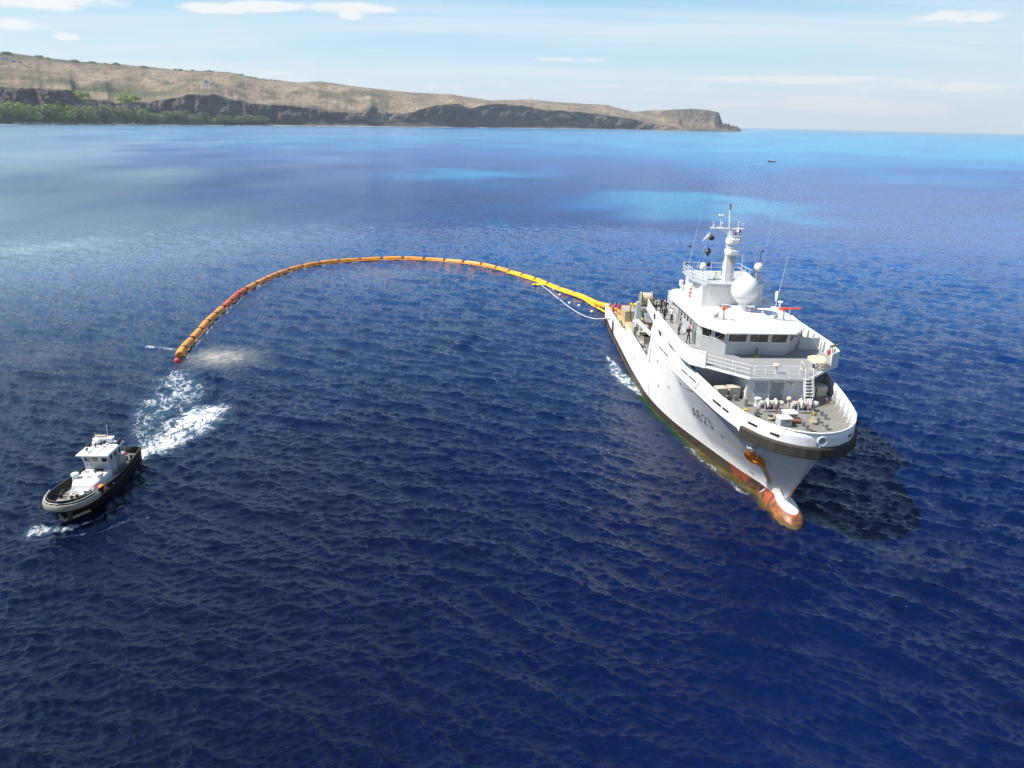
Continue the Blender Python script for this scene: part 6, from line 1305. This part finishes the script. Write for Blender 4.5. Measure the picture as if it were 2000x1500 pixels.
# grey bow fender with its lower lip and the push knees
fpath = []
for d in (2.6, 2.1, 1.6, 1.2, .85, .55, .3, .12, .0): x = .10 - d; fpath.append((x, -(float(np.interp(d, [0, .12, .3, .55, .85, 1.2, 1.6, 2.1, 2.6], [.0, .5, .88, 1.15, 1.35, 1.52, 1.66, 1.77, 1.85])) + .06), 1.60 + max(0, .12 - d * .02)))
ff = fpath + [(x, -y, z) for x, y, z in fpath[::-1][1:]]
mb = MB()
for x, y, z in ff:
    n = Vector((x + 2.2, y * .9, 0)).normalized()
    for o_, dz_ in ((0, .26), (.16, .24), (.22, .1), (.22, -.12), (.16, -.24), (0, -.26)): mb.v.append((x + n.x * o_, y + n.y * o_, z + dz_ - .1))
for i in range(len(ff) - 1):
    for k in range(5): a = i * 6 + k; mb.face((a, a + 6, a + 7, a + 1))
mb.face(range(6)); mb.face(range((len(ff) - 1) * 6, len(ff) * 6)); mb.build('bow_fender', paint('old_rubber', (.26, .25, .20), .8, var=.2, streak=.4), tug, smooth=50)
mb = MB(); mb.tube([tuple(Vector((x, y, z + .2)) + Vector((0, 0, .08))) for x, y, z in ff], .03, 6); mb.build('fender_strake', M['white'], tug)
for k in range(2, 16): 
    x, y, z = ff[k]; mb = MB(); n = Vector((x + 2.2, y, 0)).normalized(); mb.box((x, y, z + .2), (.1, .12, .12), rz=atan2(n.y, n.x)); mb.build('fender_bracket', M['dark'], tug)
mb = MB(); mb.add([(-.9, -.5, .3), (-.25, 0, .3), (-.9, .6, .3), (-2.0, 1.35, .34), (-2.2, 1.2, .34), (-.95, .35, .42), (-.45, 0, .42), (-.95, -.4, .42)], [(0, 1, 6, 7), (1, 2, 5, 6), (2, 3, 4, 5)]); lip = mb.build('lower_lip', paint('lip_tan', (.36, .32, .20), .8, var=.3), tug); lip.modifiers.new('t', 'SOLIDIFY').thickness = .1
for sg in (-1, 1): mb = MB(); mb.box((-.38, sg * .55, .95), (.22, .34, 1.1), ry=-.2); mb.build('push_knee', M['dark'], tug, bevel=.04)
# engine house
mb = MB(); mb.prism([(-3.5, -.95), (-3.5, 1.15), (-4.3, 1.25), (-6.9, 1.15), (-6.9, -1.25), (-4.3, -1.25)], .95, 1.75, out2=[(-3.75, -.75), (-3.75, .95), (-4.4, 1.0), (-6.9, 1.0), (-6.9, -1.1), (-4.4, -1.05)]); eh = mb.build('engine_casing', M['white'], tug, smooth=0, bevel=.03)
mb = MB(); mb.prism([(-3.3, -.45), (-3.3, .75), (-4.3, .6), (-4.3, -.35)], .95, 1.5); mb.build('casing_step', M['white'], tug, smooth=0, bevel=.03)
for y in (-1.15, .85): mb = MB(); mb.lathe((-5.15, y, 1.3), [(.26, 0), (.26, .62), (.32, .68), (.32, .84), (.27, .9), (.05, .93)], 18); mb.build('ventilator', M['white'], tug)
for x, y, s_ in ((-6.2, -.85, .5), (-6.0, .2, .45), (-5.2, -.1, .4)): mb = MB(); mb.box((x, y, 1.79), (s_, s_, .06)); h_ = mb.build('hatch', M['white'], tug, bevel=.01); q = MB(); q.box((x, y, 1.83), (s_ * .7, s_ * .7, .02)); q.build('hatch_glass', M['steel'], h_)
mb = MB(); mb.box((-6.45, .2, 1.85), (.35, .6, .14)); mb.tube([(-6.2, .5, 1.8), (-5.9, .6, 1.9), (-5.9, .1, 1.9)], .05, 6); mb.build('hose_gear', M['dark'], tug)
for y in (-.5, -.2, .25): mb = MB(); mb.box((-3.9, y, 1.53), (.7, .012, .01)); mb.build('panel_seam', M['steel'], tug)
# wheelhouse
A0 = [(-6.95, -1.15), (-6.95, .95), (-9.3, .95), (-9.3, -1.15)]; A1 = [(-6.6, -1.3), (-6.6, 1.1), (-9.3, 1.1), (-9.3, -1.3)]
mb = MB(); mb.prism(A0, .9, 2.25); mb.prism(A0, 2.25, 3.25, out2=A1); tw = mb.build('wheelhouse', M['grey'], tug, smooth=0); tw['ctr'] = [-8.0, 0.0]
wf = (A0[0], A0[1], A1[0], A1[1])
for u0, u1 in ((.02, .30), (.35, .64), (.69, .97)): window(tw, wf[0], wf[1], 2.42, 3.08, 2.25, wf[2], wf[3], 3.25, u0, u1)
for u0, u1 in ((.05, .28), (.36, .6), (.68, .92)):
    window(tw, A0[1], A0[2], 2.42, 3.08, 2.25, A1[1], A1[2], 3.25, u0, u1); window(tw, A0[0], A0[3], 2.42, 3.08, 2.25, A1[0], A1[3], 3.25, u0, u1)
mb = MB(); mb.tube([(-6.66, -.2 + .22 * cos(a), 2.78 + .17 * sin(a)) for a in np.linspace(0, 2 * pi, 18)], .022, 5); mb.tube([(-6.64, -.2 + .1 * cos(a), 2.78 + .08 * sin(a)) for a in np.linspace(0, 2 * pi, 12)], .02, 5); mb.build('round_emblem', M['beige'], tw)
mb = MB(); mb.prism([(-6.25, -1.5), (-6.25, 1.3), (-9.5, 1.3), (-9.5, -1.5)], 3.25, 3.36, out2=[(-6.35, -1.42), (-6.35, 1.22), (-9.45, 1.22), (-9.45, -1.42)]); rf_ = mb.build('roof', M['white'], tug, smooth=0, bevel=.02)
for y in (-.55, .25): mb = MB(); mb.box((-7.6, y, 3.38), (2.2, .03, .02)); mb.build('roof_seam', M['dark'], tug)
mb = MB(); mb.box((-8.9, 1.1, 3.55), (1.0, .25, .3), rz=.1); mb.build('exhaust_cowl', M['black'], tug, bevel=.08)
mb = MB(); mb.box((-8.3, -1.25, 3.5), (.7, .25, .25)); mb.build('side_lamp_board', M['black'], tug, bevel=.06)
mb = MB(); mb.sphere((-8.7, -.65, 3.65), .34, 12, sc=(1, 1, .7)); mb.box((-9.1, -.6, 3.6), (.5, 1.2, .35)); mb.build('liferaft_canister', M['white'], tug, bevel=.05)
mb = MB(); mb.box((-9.15, -.55, 3.95), (.15, .95, .12)); mb.tube([(-9.15, -.55, 3.4), (-9.15, -.55, 3.9)], .06, 6); mb.build('radar_scanner', M['tan'], tug)
mb = MB(); mb.box((-8.9, .35, 3.7), (.5, .5, .35)); mb.box((-8.9, .35, 3.9), (.6, .6, .05)); mb.build('roof_box', M['white'], tug, bevel=.02)
for x, y in ((-8.2, -.15), (-6.9, -.75), (-7.9, -.5), (-8.6, .0)): mb = MB(); mb.tube([(x, y, 3.36), (x, y, 3.6)], .04, 6); mb.tube([(x - .1, y, 3.66), (x + .14, y, 3.62)], .09, 8); mb.build('searchlight', M['dark'], tug)
for x, y, h_ in ((-9.3, .0, 1.6), (-9.3, -1.1, .9)): mb = MB(); mb.tube([(x, y, 3.3), (x, y, 3.3 + h_)], .02, 5); mb.build('aerial', M['white'], tug)
mb = MB()
for y in (-.95, -.6): mb.tube([(-6.42, y, 3.35), (-6.6, y, 1.75)], .025, 6)
for k in range(6): z = 1.95 + k * .25; mb.tube([(-6.6 + (z - 1.75) * .11, -.95, z), (-6.6 + (z - 1.75) * .11, -.6, z)], .022, 6)
mb.build('ladder', M['white'], tug)
mb = MB(); mb.box((-6.97, .0, 2.05), (.06, .3, .1)); mb.build('name_plate', M['steel'], tw)
mb = MB(); mb.bb(-8.9, -8.2, .95, 1.0, 1.0, 2.3); mb.build('side_door', M['steel'], tw)
mb = MB(); mb.prism([(-9.3, .9), (-9.3, -1.1), (-10.2, -1.0), (-10.2, .8)], .85, 2.0); mb.build('aft_casing', M['grey'], tug, smooth=0)
mb = MB(); mb.tube([(-9.6, 1.1, .9), (-9.6, 1.1, 2.6)], .03, 6); mb.tube([(-9.6, 1.1, 2.6), (-9.4, .9, 3.2)], .03, 6); mb.build('handrail', M['white'], tug)
for x, y in ((-10.9, .55), (-11.2, .85), (-2.2, -.95), (-2.6, -1.1), (-2.0, .45), (-1.75, .15), (-3.2, -1.3), (-3.0, 1.35), (-11.3, -.6)):
    mb = MB(); z0 = tsheer(x) - .62; mb.lathe((x, y, z0), [(.14, 0), (.1, .1), (.1, .32), (.15, .36), (.13, .4)], 10); mb.build('bollard', M['black'], tug)
mb = MB()
for k in range(5): mb.tube([(-2.9 + .38 * cos(a + k) * (.5 + k * .12) , .0 + .55 * sin(a + k) * (.5 + k * .1), 1.18 + .05 * k + .03 * sin(a * 3)) for a in np.linspace(0, 6.28, 14)], .055, 6)
o = mb.build('mooring_rope', M['rope'], None, smooth=60)
def attach_tug(o, lab, cat): o.location = (TUG[0], TUG[1], 0); o.rotation_euler = (0, 0, TUG_H); tag(o, lab, cat)
attach_tug(o, 'heap of cream rope lying on the fore deck of the tug', 'rope')
mb = MB(); mb.sphere((-3.75, 1.62, 1.5), .34, 16); o = mb.build('ball_fender', paint('orange_ball', (.75, .16, .02), .4), None, smooth=60); attach_tug(o, 'round orange fender hanging inside the tug bulwark', 'fender')
mb = MB(); mb.sphere((-9.9, 1.05, 1.9), .14, 10); mb.build('red_lamp', M['red'], tug)
def on_tug(x, z, sgn=1, off=.02):
    p = Vector((x, sgn * THB(x, z), z)); e = .1
    tx = (Vector((x + e, sgn * THB(x + e, z), z)) - p).normalized(); tz = (Vector((x, sgn * THB(x, z + e), z + e)) - p).normalized(); n = tx.cross(tz).normalized()
    if n.y * sgn < 0: n = -n
    return p + n * off, tx, n
glyph('3', -3.45, 1.05, -.26, .36, 1, tug, M['white'], .05, surf=on_tug); glyph('7', -3.85, 1.05, -.26, .36, 1, tug, M['white'], .05, surf=on_tug)
for x, z in ((-4.4, 1.15), (-5.3, 1.2), (-3.1, 1.2)):
    p, tx, n = on_tug(x, z, 1, .02); mb = MB(); mb.sphere(p, .06, 8, sc=(1.6, 1, 1)); mb.build('drain_outlet', M['white'], tug)
mb = MB(); mb.tube([tuple(on_tug(x, 1.05 if x > -4 else .95, 1, .05)[0]) for x in np.linspace(-2.2, -12.4, 24)], .05, 6); mb.build('rubbing_strake', M['dark'], tug)
# ================================================================== small boats far off
def small_boat(x, y, L, mat, rz, label, canopy=None):
    r = empty('small_boat', (x, y, 0), rz); tag(r, label, 'boat', None); mb = MB(); n = 9
    for i in range(n):
        u = i / (n - 1); b_ = L * .16 * (1 - u ** 3) ** .6 if u < 1 else .02; z1_ = L * (.09 + .06 * u * u)
        mb.v += [(L * (u - .5), 0, -.3), (L * (u - .5), -b_, z1_), (L * (u - .5), b_, z1_), (L * (u - .5), 0, z1_ * .5)]
    for i in range(n - 1): a = 4 * i; c = a + 4; mb.face((a, c, c + 1, a + 1)); mb.face((a, a + 2, c + 2, c)); mb.face((a + 1, c + 1, c + 3, a + 3)); mb.face((a + 3, c + 3, c + 2, a + 2))
    mb.face((0, 1, 3, 2)); mb.build('hull', mat, r)
    mb = MB(); mb.box((-L * .05, 0, L * .18), (L * .3, L * .2, L * .14)); mb.tube([(-L * .05, 0, L * .2), (-L * .05, 0, L * .5)], L * .012, 5); mb.build('cabin', canopy or M['white'], r)
small_boat(251.8, 789.3, 7.5, M['redcloth'], 2.9, 'small red boat alone on the blue water at upper right', M['white'])
small_boat(-236.5, 1880, 8.0, M['white'], .4, 'small white boat far off in front of the coast')
small_boat(1020, 6000, 16, M['white'], .2, 'tiny white boat close under the long dark cliff')
small_boat(1830, 3650, 12, M['white'], .9, 'tiny white boat near the horizon at far right')
# ================================================================== houses on the hill and pale rocks on the beach
def house_(a, row, w_, d_, h, label, lift=0, rz=0.0):
    p = land_at(a, row); r = empty('hill_house', p + Vector((0, 0, lift)), -a + rz); tag(r, label, 'house', 'white houses on the hillside')
    mb = MB(); mb.bb(-w_ / 2, w_ / 2, -d_ / 2, d_ / 2, -4, h); mb.build('wall', M['white'], r)
    mb = MB(); mb.bb(-w_ / 2 - 1.5, w_ / 2 + 1.5, -d_ / 2 - 3, d_ / 2, h, h + 2.0); mb.build('roof', M['white'], r)
    mb = MB(); mb.bb(-w_ * .28, w_ * .28, -d_ / 2 - .4, -d_ / 2 + .1, h * .25, h * .65); wn = mb.build('window', M['dark'], r)
    mb = MB(); mb.bb(-w_ * .03, w_ * .03, -d_ / 2 - .7, -d_ / 2 - .3, h * .25, h * .85); mb.build('mullion', M['white'], wn)
R1 = 49 + 24
house_(-0.3626, R1 + 4, 20, 12, 13, 'taller white box-shaped house with one wide dark opening', 5)
house_(-0.3515, R1 + 1, 19, 12, 10, 'lower white house to the right of the taller one', 4)
mb = MB(); mb.bb(-12, 12, -5, 5, -3, 4); o = mb.build('retaining_wall', M['white'], None); o.location = land_at(-0.3630, R1 - 2) + Vector((0, 0, 3)); o.rotation_euler = (0, 0, .36); tag(o, 'white terrace wall below the taller box-shaped house', 'wall')
for k, (a, row, w_) in enumerate(((-.5665, 128, 26), (-.5605, 128, 20), (-.5545, 127, 30), (-.5475, 126, 16), (-.5420, 125, 14))):
    house_(a, row, w_, 10, 6, '%s pale low house in the row near the hilltop at far left' % ('first', 'second', 'third', 'fourth', 'fifth')[k], 1)
for k in range(26):
    a = -.556 + k * .0049 + rng.uniform(-.001, .001); p = land_at(a, 7); s_ = rng.uniform(2.5, 6); mb = MB()
    vs = MB().sphere((0, 0, 0), 1, 8).v; mb.add([Vector(v) * s_ * (0.8 + .4 * rng.uniform()) for v in vs], MB().sphere((0, 0, 0), 1, 8).f)
    mb.v = [(v[0] * 1.8, v[1], v[2] * .8) for v in mb.v]; o = mb.build('beach_rock', M['beige'], None, smooth=0); o.location = (p.x, p.y, 3.0); o.rotation_euler = (0, 0, -a); tag(o, 'pale rock on the beach below the trees, %s from the left' % ordinal(k + 1), 'rock', 'pale rocks along the beach')
